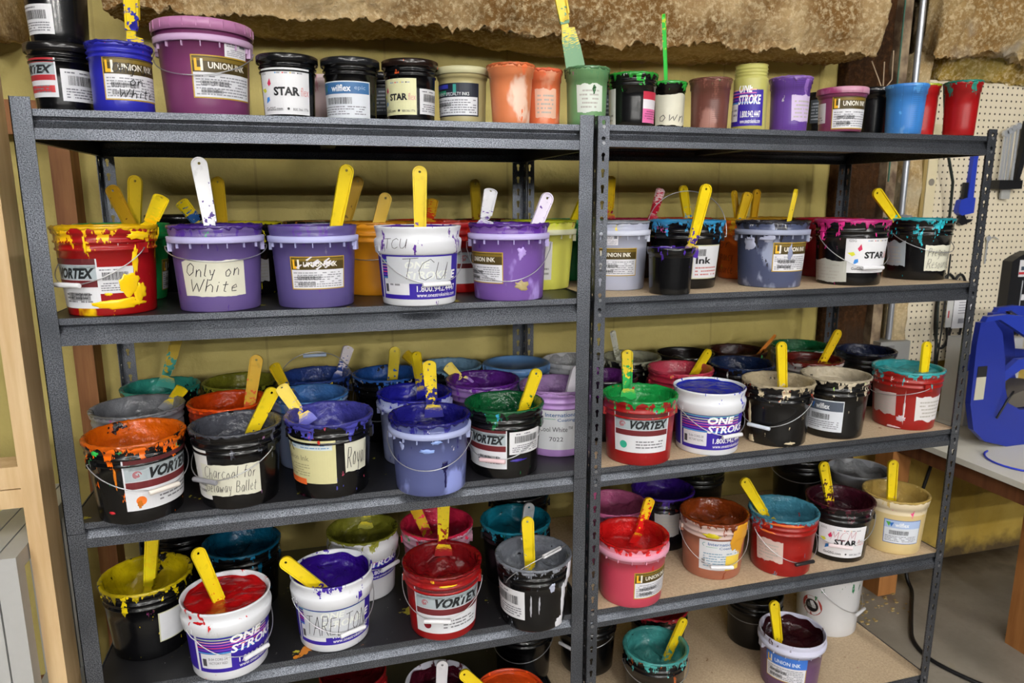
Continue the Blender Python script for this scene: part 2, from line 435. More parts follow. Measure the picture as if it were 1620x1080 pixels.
def draw_label(kind, arg, w, h, rnd):
    L = Label(w, h); x = None
    if kind == 'vortex':
        hot = arg == 's'
        L.rect(0, 0, 1, 1, 'dedfe4', 0)
        L.rect(.02, .88, .96, .12, 'b03038' if hot else '5c2226'); L.rect(.02, .58, .96, .30, 'a9b4ba'); L.rect(.02, .80, .96, .06, 'c9d2d6')
        L.rect(.02, .43, .96, .14, 'b03038' if hot else '6a2428')
        L.text('VORTEX', .30, .60, .66, .22, '1e2224', 3, .35, .05)
        for k in range(3):
            L.disc(.16, .71, .0085-.0025*k, 'b02830', 3, k*1.4, k*1.4+4.4, .007-.0025*k)
        dot = {'o': 'ee7a28', 'g': '38b090', 'r': '7a1020'}.get(arg, 'c02020')
        if not hot and arg: L.disc(.18, .19, .0105, dot, 3)
        elif hot: L.rect(0, .12, .96, .18, 'c03a40')
        L.lines(.40, .10, .5, .22, 3, '7a7a80', rnd)
        if not arg: L.bars(.45, .16, .4, .16, rnd)
    elif kind == 'union':
        L.rect(0, 0, 1, 1, 'b8962a', 0); L.rect(.02, .03, .96, .94, 'dcdce2', 1)
        if arg == 'blue': L.rect(.0, .60, 1, .40, '3a70c8', 2); tc = 'd8e4f4'
        else: L.rect(.02, .60, .96, .37, '4a3c16', 2); L.rect(.02, .86, .96, .08, '7a6420', 3); tc = 'f0ece0'
        L.rect(.05, .63, .035, .28, 'f0b82a', 4); L.rect(.05, .63, .12, .08, 'f0b82a', 4); L.rect(.135, .63, .035, .28, 'e8e4d8', 4)
        if arg != 'scr': L.text('UNION INK', .24, .69, .60, .15, tc, 4, 0, .02)
        else:
            L.text('UNION INK', .24, .69, .60, .15, tc, 4, 0, .02)
            for k in range(16): 
                a, b_ = rnd.uniform(.1, .8), rnd.uniform(.62, .9); L.poly([((a+q[0])*w, (b_+q[1])*h) for q in ((0, 0), (.09, .10), (.12, .09), (.03, -.03))], 'd8d4dc', 5)
        L.lines(.05, .06, .88, .48, 7, '8c8c94', rnd); L.bars(.12, .30, .42, .11, rnd, L=3); L.bars(.12, .12, .32, .10, rnd, L=3)
        if arg and arg not in ('blue', 'scr'): L.hand(arg, .15, .02, .7, .85, '101014', rnd, 6, .0018)
    elif kind == 'stroke':
        pur = '34209a'; jar = arg == 'jar'
        L.rect(0, 0, 1, 1, 'e4e6ec', 0); L.rect(0, 0, .20, 1, pur, 1); L.rect(.225, 0, .775, 1, pur, 1)
        for k, c in enumerate(('6ac0c0', 'c8d8a0', 'e8a8a0', 'd060b0', 'd84060', '8040c0', '50a8e0')):
            L.rect(.225, .86-k*.065, .62, .022, c, 2)
        L.text('ONE', .50, .68, .27, .19, 'f2f2f6', 4, .18, .035); L.text('STROKE', .50, .44, .44, .20, 'f2f2f6', 4, .18, .035)
        L.rect(.25, .10, .25, .36, 'dcdce2', 4); L.rect(.265, .16, .035, .18, '4a4a50', 5)
        if arg == 'red': L.text('B-04 CORE-24', .32, .31, .15, .06, '5a5a60', 5); L.text('VICTORY RED', .32, .21, .15, .06, '5a5a60', 5)
        elif arg == 'blue': L.text('B-06 CORE-20', .32, .31, .15, .06, '5a5a60', 5); L.text('VICTORY ROYAL', .32, .21, .15, .06, '5a5a60', 5)
        else: L.lines(.32, .18, .16, .2, 2, '8a8a90', rnd, 5)
        L.text('1.800.942.4447', .56, .17, .38, .14, 'f2f2f6', 4, 0, .02); L.text('www.onestrokeinks.com', .56, .05, .38, .09, 'f2f2f6', 4, 0, .01)
        if arg in ('tcu', 'tarelton'):
            L.rect(.30, .36 if arg == 'tcu' else .2, .58, .60 if arg == 'tcu' else .68, 'c9ccd2', 6)
            L.text('ONE', .47, .70, .2, .16, 'dfe2dc', 7, .18, .03)
            L.text('STROKE', .47, .46, .36, .18, 'dfe2dc', 7, .18, .03)
            if arg == 'tcu': L.hand('TCU', .42, .36, .42, .56, '2e2e34', rnd, 9, .0013)
            else: L.hand('TARELTON', .32, .16, .56, .62, '18181c', rnd, 9, .0015)
    elif kind == 'star':
        L.rect(0, 0, 1, 1, 'e6e6ea' if arg != 'y' else 'dedcae', 0)
        L.text('GSG', .05, .86, .12, .07, '606068')
        for k, c in enumerate(('50a0d8', 'd84040', 'd8c050', '202020')): L.disc(.38+k*.13, .89, .0016, c); L.rect(.40+k*.13, .875, .06, .03, 'a0a0a8')
        for (px, py, an, c) in ((.24, .66, 1.4, 'd02858'), (.13, .52, 2.9, 'd8d838'), (.20, .34, 4.1, '3a8ad8')):
            cx, cy = px*w, py*h; s_ = w*.085
            L.poly([(cx+s_*1.15*cos(an), cy+s_*1.15*sin(an)), (cx+s_*.5*cos(an+1.5), cy+s_*.5*sin(an+1.5)), (cx-s_*.5*cos(an), cy-s_*.5*sin(an)), (cx+s_*.5*cos(an-1.5), cy+s_*.5*sin(an-1.5))], c, 3)
        L.text('STAR', .33, .40, .46, .19, '16161a', 3, 0, .04); L.text('flex', .81, .40, .17, .19, 'd89898', 3)
        L.text('GoGSG.com', .12, .08, .36, .08, '26262a', 3, 0, .01); L.disc(.58, .12, .0028, '16161a', 3); L.text('800.366.1776', .66, .08, .30, .06, '50505a', 3)
        if arg == 'MCM': L.hand('MCM', .25, .50, .5, .4, 'b83050', rnd, 6, .0009)
    elif kind == 'wilflex':
        hc = {'grey': '505866', 'cream': 'a8bce0'}.get(arg, '3a6a9c'); bord = '5a70a8' if arg == 'cream' else 'd8dce2'
        L.rect(0, 0, 1, 1, bord, 0); L.rect(.02, .03, .96, .94, 'd8dce4', 1); L.rect(.02, .66, .96, .31, hc, 2)
        L.poly([(.05*w, .90*h), (.13*w, .70*h), (.17*w, .90*h)], '58a840', 3); L.poly([(.14*w, .86*h), (.19*w, .70*h), (.25*w, .90*h)], '2a68b8', 3)
        L.text('wilflex', .28, .72, .36, .18, 'f0f2f6', 4, 0, .02)
        if arg is None: L.text('epic', .70, .74, .2, .14, '9cb4d0', 4)
        L.bars(.15, .38, .5, .18, rnd); L.lines(.05, .08, .85, .26, 4, '80808a', rnd)
    elif kind == 'intl':
        L.rect(0, 0, 1, 1, 'd6d8dc', 0)
        L.disc(.12, .86, .006, '2a8a8a', 2, 1.2, 4.6, .0045)
        L.text('International', .20, .84, .66, .10, '2a5a98', 3, 0, .01); L.text('Coatings', .45, .70, .42, .10, '2a5a98', 3, 0, .01)
        L.rect(.16, .78, .25, .012, '40a070', 3)
        if arg == 'cw': L.text('Cool White™', .06, .46, .72, .13, '404048', 3); L.text('7022', .28, .22, .3, .11, '404048', 3)
        else: L.lines(.1, .1, .8, .5, 6, '7a9ab0', rnd); L.rect(.62, .0, .38, .5, 'e8c850', 5); L.bars(.06, .2, .08, .16, rnd)
    elif kind == 'spec':
        L.rect(0, 0, 1, 1, '1a2030', 0); L.rect(.05, .84, .35, .12, '3a40b0', 2); L.rect(.05, .66, .3, .12, '2a9a78', 2); L.rect(.5, .70, .06, .26, '3a9a90', 2)
        L.text('CURRENT SPECIALTY INKS', .05, .62, .75, .10, 'e6eaf0', 4); L.rect(.03, .04, .94, .54, 'dcdee4', 2)
        L.lines(.06, .08, .88, .44, 6, '7c7c86', rnd, 3); L.bars(.08, .30, .38, .10, rnd, L=4)
    elif kind == 'barcode':
        L.rect(0, 0, 1, 1, 'dcdce0', 0); L.bars(.14, .50, .70, .30, rnd); L.lines(.08, .08, .84, .34, 4, '6c6c74', rnd); L.lines(.08, .84, .5, .1, 1, '6c6c74', rnd)
    elif kind == 'tag':
        L.rect(0, 0, 1, 1, 'e2dfe6', 0)
        if arg == 'p': L.rect(0, .75, 1, .25, 'c03048', 1); L.rect(0, 0, 1, .45, 'e070a8', 1); L.lines(.1, .1, .8, .3, 4, '90406a', rnd)
        else: L.lines(.08, .5, .45, .42, 4, '707078', rnd); L.rect(.62, .55, .3, .36, '6a6a72', 2); L.lines(.08, .06, .84, .36, 4, '90909a', rnd)
    elif kind == 'dark':
        L.rect(0, 0, 1, 1, '3a4048', 0); L.lines(.1, .1, .8, .8, 6, '9aa0a8', rnd)
    elif kind == 'plain':
        L.rect(0, 0, 1, 1, 'c8c8a8', 0); L.rect(.03, .03, .94, .94, 'dadbe0', 1)
        if arg: L.text(arg, .1, .45, .5, .2, '202024', 3, 0, .03); L.lines(.1, .08, .8, .3, 3, 'c07a7a', rnd); L.bars(.1, .68, .3, .2, rnd)
    elif kind == 'blank': L.rect(0, 0, 1, 1, 'dcdad8', 0); L.lines(.2, .1, .6, .25, 2, '8a8884', rnd)
    elif kind == 'old':
        L.rect(0, 0, 1, 1, 'd2cc9a', 0); L.rect(.05, .78, .9, .17, 'ccd6d8', 1); L.lines(.1, .8, .8, .12, 2, '6a90b8', rnd)
        L.text('Union Ink', .08, .52, .5, .12, '8a8466', 3); L.lines(.08, .15, .5, .3, 5, 'a8a27a', rnd); L.rect(0, -.04, .5, .14, 'e86a30', 3)
        L.poly([(.1*w, .72*h), (.2*w, .94*h), (.3*w, .72*h), (.26*w, .72*h), (.2*w, .86*h), (.14*w, .72*h)], '7a6a20', 3)
    elif kind == 'tape':
        L.torn(arg or 'cfccc4', rnd, 0, .10)
        a = lin(arg or 'cfccc4')
        L.lines(.12, .15, .7, .65, 5, 'b0aca4', rnd, 1)
    elif kind == 'hand':
        L.torn('d8d6c4', rnd, 0, .05)
        if arg: L.hand(arg, .08, .06, .84, .88, '1c1a24', rnd, 5, .0016 if len(arg) < 16 else .0011)
    elif kind == 'mark': L.hand(arg, 0, 0, 1, 1, '2a2622', rnd, 3, .0011)
    elif kind == 'round':
        L.disc(.5, .5, w*.48, 'a83a30', 0); L.disc(.5, .5, w*.34, 'd8b8b0', 1); L.disc(.5, .5, w*.31, '1c1a1c', 2); L.lines(.3, .4, .4, .2, 3, '9a9a98', rnd, 3)
    return L
PAILS = [
 {'id': 'a1', 'prof': 'pail', 'body': '101013', 'ink': None, 'fill': 0, 'crust': 0, 'desc': 'black tub with red striped label, bottom of the stack at the top shelf left end', 'X': -1.1543, 'Y': 0.1314, 'z': 1.807, 'Rt': 0.0642, 'Rb': 0.0537, 'H': 0.1306, 'lid': '1c1a1b', 'lab': [['vortex', -3.901, -1.507, 0.0311, 0.1073, 's'], ['barcode', -1.386, 0.234, 0.0244, 0.0874]], 'un': 'L', 'lv': 1},
 {'id': 'a2', 'prof': 'quart', 'body': '131316', 'ink': None, 'fill': 0, 'crust': 0, 'desc': 'black tub stacked on the striped label tub at the top shelf left end', 'X': -1.1508, 'Y': 0.1285, 'z': 1.9451, 'Rt': 0.063, 'Rb': 0.052, 'H': 0.133, 'lab': [['barcode', -2.844, -1.465, 0.0147, 0.0707]], 'un': 'L', 'lv': 1.5},
 {'id': 'a3', 'prof': 'pail', 'body': '2a2ba8', 'ink': '2a2ba8', 'fill': 0.01, 'crust': 0.6, 'desc': 'blue tub with handwritten white label at the left end of the top shelf', 'X': -1.0314, 'Y': 0.0777, 'z': 1.807, 'Rt': 0.0624, 'Rb': 0.0575, 'H': 0.1359, 'lab': [['union', -1.963, 0.165, 0.0227, 0.1068, 'Only Use|on|White']], 'un': 'L', 'lv': 1},
 {'id': 'a4', 'prof': 'union', 'body': '7a3a66', 'ink': None, 'fill': 0, 'crust': 0, 'desc': 'large magenta lidded pail with wire bail on the top shelf, biggest up there', 'X': -0.8749, 'Y': 0.1451, 'z': 1.807, 'Rt': 0.1005, 'Rb': 0.0853, 'H': 0.1872, 'lid': 'b77aa6', 'flange': 'c3a2c6', 'lab': [['union', -1.77, -0.228, 0.0369, 0.124], ['tag', -1.014, -0.36, 0.124, 0.1639]], 'bail': [-1.724, 0.0812, None, 0], 'un': 'L', 'lv': 1},
 {'id': 'a5', 'prof': 'pail', 'body': '101013', 'ink': None, 'fill': 0, 'crust': 0, 'desc': 'black lidded quart tub with white star logo label, right of the large magenta pail', 'X': -0.7002, 'Y': 0.1306, 'z': 1.807, 'Rt': 0.0648, 'Rb': 0.0554, 'H': 0.1323, 'lid': '18181a', 'lab': [['star', -2.832, -0.701, 0.0109, 0.1089]], 'un': 'L', 'lv': 1},
 {'id': 'a6', 'prof': 'cup', 'body': 'c9b3b4', 'ink': 'b9878e', 'fill': 0.02, 'crust': 0.3, 'desc': 'dirty pinkish white tub peeking out behind two black lidded tubs on the top shelf', 'X': -0.6037, 'Y': 0.3581, 'z': 1.807, 'Rt': 0.0632, 'Rb': 0.055, 'H': 0.1357, 'un': 'L', 'lv': 1},
 {'id': 'a7', 'prof': 'pail', 'body': '101013', 'ink': None, 'fill': 0, 'crust': 0, 'desc': 'black lidded tub with blue and white label between two star logo tubs', 'X': -0.5609, 'Y': 0.132, 'z': 1.807, 'Rt': 0.0645, 'Rb': 0.056, 'H': 0.132, 'lid': '26282c', 'lab': [['wilflex', -3.071, -0.839, 0.0069, 0.0872]], 'un': 'L', 'lv': 1},
 {'id': 'a8', 'prof': 'pail', 'body': '16171b', 'ink': None, 'fill': 0, 'crust': 0, 'desc': 'black tub half hidden behind the blue labelled tub of the top shelf', 'X': -0.4509, 'Y': 0.362, 'z': 1.807, 'Rt': 0.0675, 'Rb': 0.0565, 'H': 0.1406, 'lid': '1d1d20', 'lab': [['dark', -2.32, -1.738, 0.0422, 0.1108]], 'un': 'L', 'lv': 1},
 {'id': 'a9', 'prof': 'pail', 'body': '101013', 'ink': None, 'fill': 0, 'crust': 0, 'desc': 'black lidded tub with yellowed star logo label and orange stained lid', 'X': -0.4222, 'Y': 0.1338, 'z': 1.807, 'Rt': 0.0642, 'Rb': 0.055, 'H': 0.1357, 'lid': '2a1a14', 'splat': 'd0582a', 'lab': [['star', -3.242, -1.466, 0.0186, 0.0991, 'y'], ['barcode', -1.335, -0.062, 0.0208, 0.0774]], 'un': 'L', 'lv': 1},
 {'id': 'a10', 'prof': 'quart', 'body': 'b3a878', 'ink': None, 'fill': 0, 'crust': 0, 'desc': 'khaki lidded tub with navy and white printed label on the top shelf', 'X': -0.2884, 'Y': 0.1678, 'z': 1.807, 'Rt': 0.0638, 'Rb': 0.0561, 'H': 0.1312, 'lid': 'c8c49c', 'lab': [['spec', -3.312, -1.049, 0.023, 0.0997]], 'un': 'L', 'lv': 1},
 {'id': 'a11', 'prof': 'cup', 'body': 'e98a5a', 'ink': 'ef7a48', 'fill': 0.015, 'crust': 0.6, 'desc': 'taller orange mixing cup with peach smears on the top shelf', 'X': -0.1856, 'Y': 0.0896, 'z': 1.807, 'Rt': 0.0579, 'Rb': 0.0445, 'H': 0.1378, 'smear': 'f2cdb8', 'un': 'L', 'lv': 1},
 {'id': 'a12', 'prof': 'cup', 'body': 'e8764a', 'ink': 'f06a44', 'fill': 0.015, 'crust': 0.6, 'desc': 'smaller coral orange cup with a pale peach label', 'X': -0.0874, 'Y': 0.1452, 'z': 1.807, 'Rt': 0.05, 'Rb': 0.0429, 'H': 0.1396, 'smear': 'e8a080', 'lab': [['tape', -2.327, -0.991, 0.0203, 0.0963, 'e8b79e']], 'un': 'L', 'lv': 1},
 {'id': 'a13', 'prof': 'cup', 'body': '6d9a68', 'ink': '5d8f62', 'fill': 0.01, 'crust': 0.8, 'desc': 'translucent green cup with torn white paper label beside the middle posts', 'X': 0.014, 'Y': 0.0995, 'z': 1.807, 'Rt': 0.0561, 'Rb': 0.0473, 'H': 0.1413, 'lab': [['tape', -2.462, -1.052, 0.0312, 0.1044, 'd5dcd3']], 'blob': [[-1.577, 0.0873, 0.165, 0.0204, '3a6a40']], 'un': 'L', 'lv': 1},
 {'id': 'a14', 'prof': 'quart', 'body': '141518', 'ink': '141518', 'fill': 0.02, 'crust': 0.1, 'desc': 'black tub with grey label wedged behind the green cup', 'X': 0.1681, 'Y': 0.3254, 'z': 1.81, 'Rt': 0.0663, 'Rb': 0.0554, 'H': 0.1508, 'lab': [['dark', -2.494, -1.56, 0.0233, 0.1072]], 'un': 'R', 'lv': 1},
 {'id': 'a15', 'prof': 'pail', 'body': '101013', 'ink': '2fae3c', 'fill': 0.012, 'crust': 0.8, 'desc': 'black quart tub with bright green crusted rim and pink sticker', 'X': 0.1406, 'Y': 0.1065, 'z': 1.81, 'Rt': 0.0645, 'Rb': 0.0558, 'H': 0.1302, 'lab': [['blank', -3.543, -2.761, 0.004, 0.094], ['tag', -1.501, -0.463, 0.0107, 0.0857, 'p']], 'un': 'R', 'lv': 1},
 {'id': 'a16', 'prof': 'cup', 'body': '101013', 'ink': '3bc04a', 'fill': 0.012, 'crust': 0.7, 'desc': 'small black cup with green rim and white label holding a green coated spatula', 'X': 0.2683, 'Y': 0.1566, 'z': 1.81, 'Rt': 0.049, 'Rb': 0.0429, 'H': 0.1242, 'lab': [['hand', -2.885, -0.503, 0.0126, 0.0949, '|own', 0]], 'un': 'R', 'lv': 1},
 {'id': 'a17', 'prof': 'cup', 'body': '6d4138', 'ink': '85564a', 'fill': 0.012, 'crust': 0.5, 'desc': 'brown translucent cup with reddish brown rim on the top shelf', 'X': 0.3645, 'Y': 0.1052, 'z': 1.81, 'Rt': 0.0551, 'Rb': 0.0466, 'H': 0.1287, 'smear': 'a0746a', 'grad': 1, 'un': 'R', 'lv': 1},
 {'id': 'a18', 'prof': 'jar', 'body': 'b9b565', 'ink': None, 'fill': 0, 'crust': 0, 'desc': 'olive yellow jar with purple wrap label and screw threads', 'X': 0.466, 'Y': 0.0766, 'z': 1.81, 'Rt': 0.0453, 'Rb': 0.044, 'H': 0.1629, 'lab': [['stroke', -4.404, -1.304, 0.0101, 0.1311, 'jar']], 'un': 'R', 'lv': 1},
 {'id': 'a19', 'prof': 'cup', 'body': '64409a', 'ink': '9a72c8', 'fill': 0.012, 'crust': 0.8, 'desc': 'violet mixing cup with white torn label on the top shelf', 'X': 0.5949, 'Y': 0.0861, 'z': 1.81, 'Rt': 0.0554, 'Rb': 0.0472, 'H': 0.1387, 'grad': 1, 'lab': [['tape', -2.119, -0.654, 0.0205, 0.0951, 'cbb8dc']], 'un': 'R', 'lv': 1},
 {'id': 'a20', 'prof': 'quart', 'body': '17181c', 'ink': '17181c', 'fill': 0.02, 'crust': 0.1, 'desc': 'small black tub behind the violet cup and the magenta tub', 'X': 0.8936, 'Y': 0.3351, 'z': 1.81, 'Rt': 0.0548, 'Rb': 0.0461, 'H': 0.146, 'lab': [['dark', -2.91, -2.195, 0.0541, 0.1235]], 'un': 'R', 'lv': 1},
 {'id': 'a21', 'prof': 'quart', 'body': '7e3a5a', 'ink': None, 'fill': 0, 'crust': 0, 'desc': 'low magenta tub with pink crusted lid and gold headed label', 'X': 0.7374, 'Y': 0.0564, 'z': 1.81, 'Rt': 0.063, 'Rb': 0.0538, 'H': 0.1065, 'lid': 'c890a8', 'lab': [['union', -2.664, -0.718, 0.006, 0.0905], ['blank', -3.806, -2.99, 0.0235, 0.0749]], 'un': 'R', 'lv': 1},
 {'id': 'a22', 'prof': 'quart', 'body': '15161a', 'ink': None, 'fill': 0, 'crust': 0, 'desc': 'plain black quart tub between the magenta tub and the blue measuring cup', 'X': 0.957, 'Y': 0.1853, 'z': 1.81, 'Rt': 0.049, 'Rb': 0.0391, 'H': 0.1352, 'lid': '1b1c20', 'un': 'R', 'lv': 1},
 {'id': 'a23', 'prof': 'cup', 'body': '3a80cc', 'ink': '5aa2e2', 'fill': 0.012, 'crust': 0.4, 'desc': 'bright blue measuring cup with graduation marks', 'X': 0.9591, 'Y': 0.0669, 'z': 1.81, 'Rt': 0.0556, 'Rb': 0.0455, 'H': 0.1338, 'smear': '9cc4ea', 'grad': 1, 'un': 'R', 'lv': 1},
 {'id': 'a24', 'prof': 'cup', 'body': 'a81216', 'ink': 'c8d83a', 'fill': 0.012, 'crust': 0.5, 'desc': 'red cup with yellow green rim half hidden behind the blue measuring cup', 'X': 1.0832, 'Y': 0.1395, 'z': 1.81, 'Rt': 0.049, 'Rb': 0.0409, 'H': 0.1481, 'un': 'R', 'lv': 1},
 {'id': 'a25', 'prof': 'cup', 'body': 'a00e12', 'ink': '2a8a7a', 'fill': 0.012, 'crust': 0.5, 'desc': 'red cup with teal stained rim, rightmost on the top shelf', 'X': 1.1483, 'Y': 0.0597, 'z': 1.81, 'Rt': 0.049, 'Rb': 0.0397, 'H': 0.1485, 'un': 'R', 'lv': 1},
 {'id': 'b1', 'prof': 'pail', 'body': '9c0c10', 'ink': 'f4c010', 'fill': 0.006, 'crust': 1, 'desc': 'red pail with yellow crusted rim and thick yellow smears down its side', 'X': -1.0991, 'Y': 0.0962, 'z': 1.391, 'Rt': 0.1026, 'Rb': 0.0863, 'H': 0.1858, 'smear': 'f8cc10', 'lab': [['vortex', -3.056, -1.566, 0.0172, 0.1213], ['barcode', -1.594, -0.832, 0.048, 0.1038]], 'blob': [[-0.772, 0.1145, 0.138, 0.0562, 'f8cc10'], [-0.926, 0.0672, 0.431, 0.0592, 'f8cc10'], [-1.24, 0.0236, 1.121, 0.0216, 'f8cc10'], [-0.69, 0.0458, 0.349, 0.041, 'f8cc10'], [-1.4, 0.0462, 0.181, 0.0067, 'f8cc10'], [-1.736, 0.1497, 0.051, 0.0361, 'f8cc10'], [-0.641, 0.1673, 0.56, 0.0186, 'f8cc10']], 'bail': [-2.178, 0.0675, 'e6e6ea', 1], 'un': 'L', 'lv': 2},
 {'id': 'b2', 'prof': 'union', 'body': '66548f', 'ink': '4a2a88', 'fill': 0.006, 'crust': 0.7, 'desc': 'lavender pail with a taped handwritten note saying only on white', 'X': -0.8748, 'Y': 0.088, 'z': 1.391, 'Rt': 0.1006, 'Rb': 0.0855, 'H': 0.1855, 'flange': 'b8b4e0', 'lab': [['hand', -2.365, -0.825, 0.0342, 0.1136, 'Only on|White', 4]], 'bail': [-1.439, 0.1305, None, 2], 'un': 'L', 'lv': 2},
 {'id': 'b3', 'prof': 'union', 'body': '5b5089', 'ink': '5a3a92', 'fill': 0.006, 'crust': 0.3, 'desc': 'lavender blue pail with scratched gold headed label, second of the pair', 'X': -0.6638, 'Y': 0.0862, 'z': 1.391, 'Rt': 0.1004, 'Rb': 0.0855, 'H': 0.1835, 'flange': 'b4b6e4', 'lab': [['union', -2.181, -0.803, 0.0436, 0.1172, 'scr']], 'un': 'L', 'lv': 2},
 {'id': 'b4', 'prof': 'stroke', 'body': 'e4e6ec', 'ink': '5a2a92', 'fill': 0.006, 'crust': 0.4, 'desc': 'white pail with purple striped label marked TCU on a paper patch', 'X': -0.4247, 'Y': 0.0554, 'z': 1.391, 'Rt': 0.1022, 'Rb': 0.0866, 'H': 0.1809, 'lab': [['stroke', -3.513, -0.413, 0.0162, 0.1177, 'tcu'], ['mark', -2.542, -1.942, 0.1287, 0.1571, 'TCU']], 'bail': [-1.323, 0.0519, 'e6e6ea', 0], 'un': 'L', 'lv': 2},
 {'id': 'b5', 'prof': 'union', 'body': '7552a0', 'ink': '5a2a92', 'fill': 0.006, 'crust': 0.9, 'desc': 'lilac pail with purple crust and wire bail, right of the white TCU pail', 'X': -0.1955, 'Y': 0.0761, 'z': 1.391, 'Rt': 0.0995, 'Rb': 0.0859, 'H': 0.1834, 'smear': 'a890d8', 'flange': 'c0b4e6', 'lab': [['union', -3.318, -1.987, 0.0425, 0.1175]], 'blob': [[-1.483, 0.0378, 0.374, 0.0215, 'b0a070'], [-1.485, 0.1168, 0.247, 0.033, 'b49ae0']], 'bail': [-1.908, 0.0496, None, 0], 'un': 'L', 'lv': 2},
 {'id': 'b6', 'prof': 'union', 'body': '1f9a50', 'ink': '23b455', 'fill': 0.004, 'crust': 0.3, 'desc': 'bright green pail with gold headed label behind the yellow smeared red pail', 'X': -1.1146, 'Y': 0.3127, 'z': 1.391, 'Rt': 0.1069, 'Rb': 0.0865, 'H': 0.1841, 'lab': [['union', -0.389, 0.998, 0.0213, 0.0967]], 'un': 'L', 'lv': 2},
 {'id': 'b7', 'prof': 'pail', 'body': '131315', 'ink': None, 'fill': 0, 'crust': 0, 'desc': 'black lidded pail at the back of the second shelf beside the left back post', 'X': -0.9982, 'Y': 0.4937, 'z': 1.391, 'Rt': 0.0983, 'Rb': 0.0865, 'H': 0.195, 'lid': '161214', 'un': 'L', 'lv': 2},
 {'id': 'b8', 'prof': 'pail', 'body': '131316', 'ink': 'd6cc20', 'fill': 0.004, 'crust': 0.5, 'desc': 'black pail with yellow rim between the two lavender pails, set back', 'X': -0.8395, 'Y': 0.363, 'z': 1.391, 'Rt': 0.0981, 'Rb': 0.0865, 'H': 0.1839, 'lab': [['tape', -1.118, -0.814, 0.0332, 0.095, 'b8b8bc']], 'un': 'L', 'lv': 2},
 {'id': 'b9', 'prof': 'pail', 'body': '141416', 'ink': '8a5a20', 'fill': 0.004, 'crust': 0.4, 'desc': 'dark pail with brown ochre rim hidden behind the scratched lavender pail', 'X': -0.6433, 'Y': 0.4176, 'z': 1.391, 'Rt': 0.1005, 'Rb': 0.0865, 'H': 0.1839, 'un': 'L', 'lv': 2},
 {'id': 'b10', 'prof': 'pail', 'body': 'e0941e', 'ink': 'd08a1c', 'fill': 0.004, 'crust': 0.5, 'desc': 'amber yellow pail with wire bail between lavender and white pails', 'X': -0.5004, 'Y': 0.2715, 'z': 1.391, 'Rt': 0.0988, 'Rb': 0.0869, 'H': 0.1839, 'bail': [-1.94, 0.0919, None, 0], 'un': 'L', 'lv': 2},
 {'id': 'b11', 'prof': 'pail', 'body': 'b02a18', 'ink': 'd8441a', 'fill': 0.004, 'crust': 0.4, 'desc': 'orange rimmed pail hidden behind the white TCU pail', 'X': -0.3517, 'Y': 0.488, 'z': 1.391, 'Rt': 0.0975, 'Rb': 0.0865, 'H': 0.1839, 'un': 'L', 'lv': 2},
 {'id': 'b12', 'prof': 'pail', 'body': 'a01416', 'ink': 'c83a1a', 'fill': 0.004, 'crust': 0.4, 'desc': 'dark red pail with metallic label between the white and lilac pails', 'X': -0.2948, 'Y': 0.2721, 'z': 1.391, 'Rt': 0.1018, 'Rb': 0.0865, 'H': 0.184, 'lab': [['vortex', -1.728, -0.241, 0.024, 0.1177]], 'un': 'L', 'lv': 2},
 {'id': 'b13', 'prof': 'union', 'body': 'dedc62', 'ink': 'd6e030', 'fill': 0.004, 'crust': 0.5, 'desc': 'pale yellow translucent pail against the middle post', 'X': -0.0589, 'Y': 0.2618, 'z': 1.391, 'Rt': 0.1049, 'Rb': 0.0863, 'H': 0.1843, 'splat': 'c03a2a', 'flange': 'd8d8b8', 'lab': [['blank', -1.904, -1.471, 0.0283, 0.1304]], 'un': 'L', 'lv': 2},
 {'id': 'b14', 'prof': 'pail', 'body': '2a8a50', 'ink': '2a9a58', 'fill': 0.004, 'crust': 0.3, 'desc': 'green rimmed pail behind the pale yellow pail', 'X': 0.1151, 'Y': 0.4722, 'z': 1.389, 'Rt': 0.1003, 'Rb': 0.0865, 'H': 0.1839, 'un': 'R', 'lv': 2},
 {'id': 'b15', 'prof': 'pail', 'body': '18181a', 'ink': '6a1016', 'fill': 0.004, 'crust': 0.4, 'desc': 'dark pail with maroon rim at the back between red and lilac pails', 'X': -0.1507, 'Y': 0.4933, 'z': 1.391, 'Rt': 0.0987, 'Rb': 0.0865, 'H': 0.1839, 'un': 'L', 'lv': 2},
 {'id': 'c1', 'prof': 'union', 'body': 'b4b8cc', 'ink': 'a8acb8', 'fill': 0.004, 'crust': 0.5, 'desc': 'pale grey white pail with gold headed label right of the middle posts', 'X': 0.1468, 'Y': 0.209, 'z': 1.389, 'Rt': 0.0975, 'Rb': 0.0857, 'H': 0.1839, 'flange': 'ccd0e0', 'lab': [['union', -2.572, -1.238, 0.0399, 0.1148], ['tag', -2.233, -1.864, 0.1232, 0.1534]], 'un': 'R', 'lv': 2},
 {'id': 'c2', 'prof': 'pail', 'body': '101013', 'ink': '3a9ad0', 'fill': 0.006, 'crust': 0.9, 'desc': 'black pail with sky blue crust and raised wire bail, behind the small black tub', 'X': 0.3577, 'Y': 0.1876, 'z': 1.389, 'Rt': 0.107, 'Rb': 0.0861, 'H': 0.1855, 'splat': 'd04a9a', 'lab': [['plain', -1.859, -0.827, 0.0281, 0.1209, 'Ink']], 'bail': [1.06, 0.2671, None, 3], 'un': 'R', 'lv': 2},
 {'id': 'c3', 'prof': 'quart', 'body': '101013', 'ink': '4a2a98', 'fill': 0.008, 'crust': 0.4, 'desc': 'small black quart tub with purple rim standing in front of a bigger black pail', 'X': 0.2402, 'Y': 0.0502, 'z': 1.389, 'Rt': 0.0628, 'Rb': 0.0534, 'H': 0.1208, 'un': 'R', 'lv': 2},
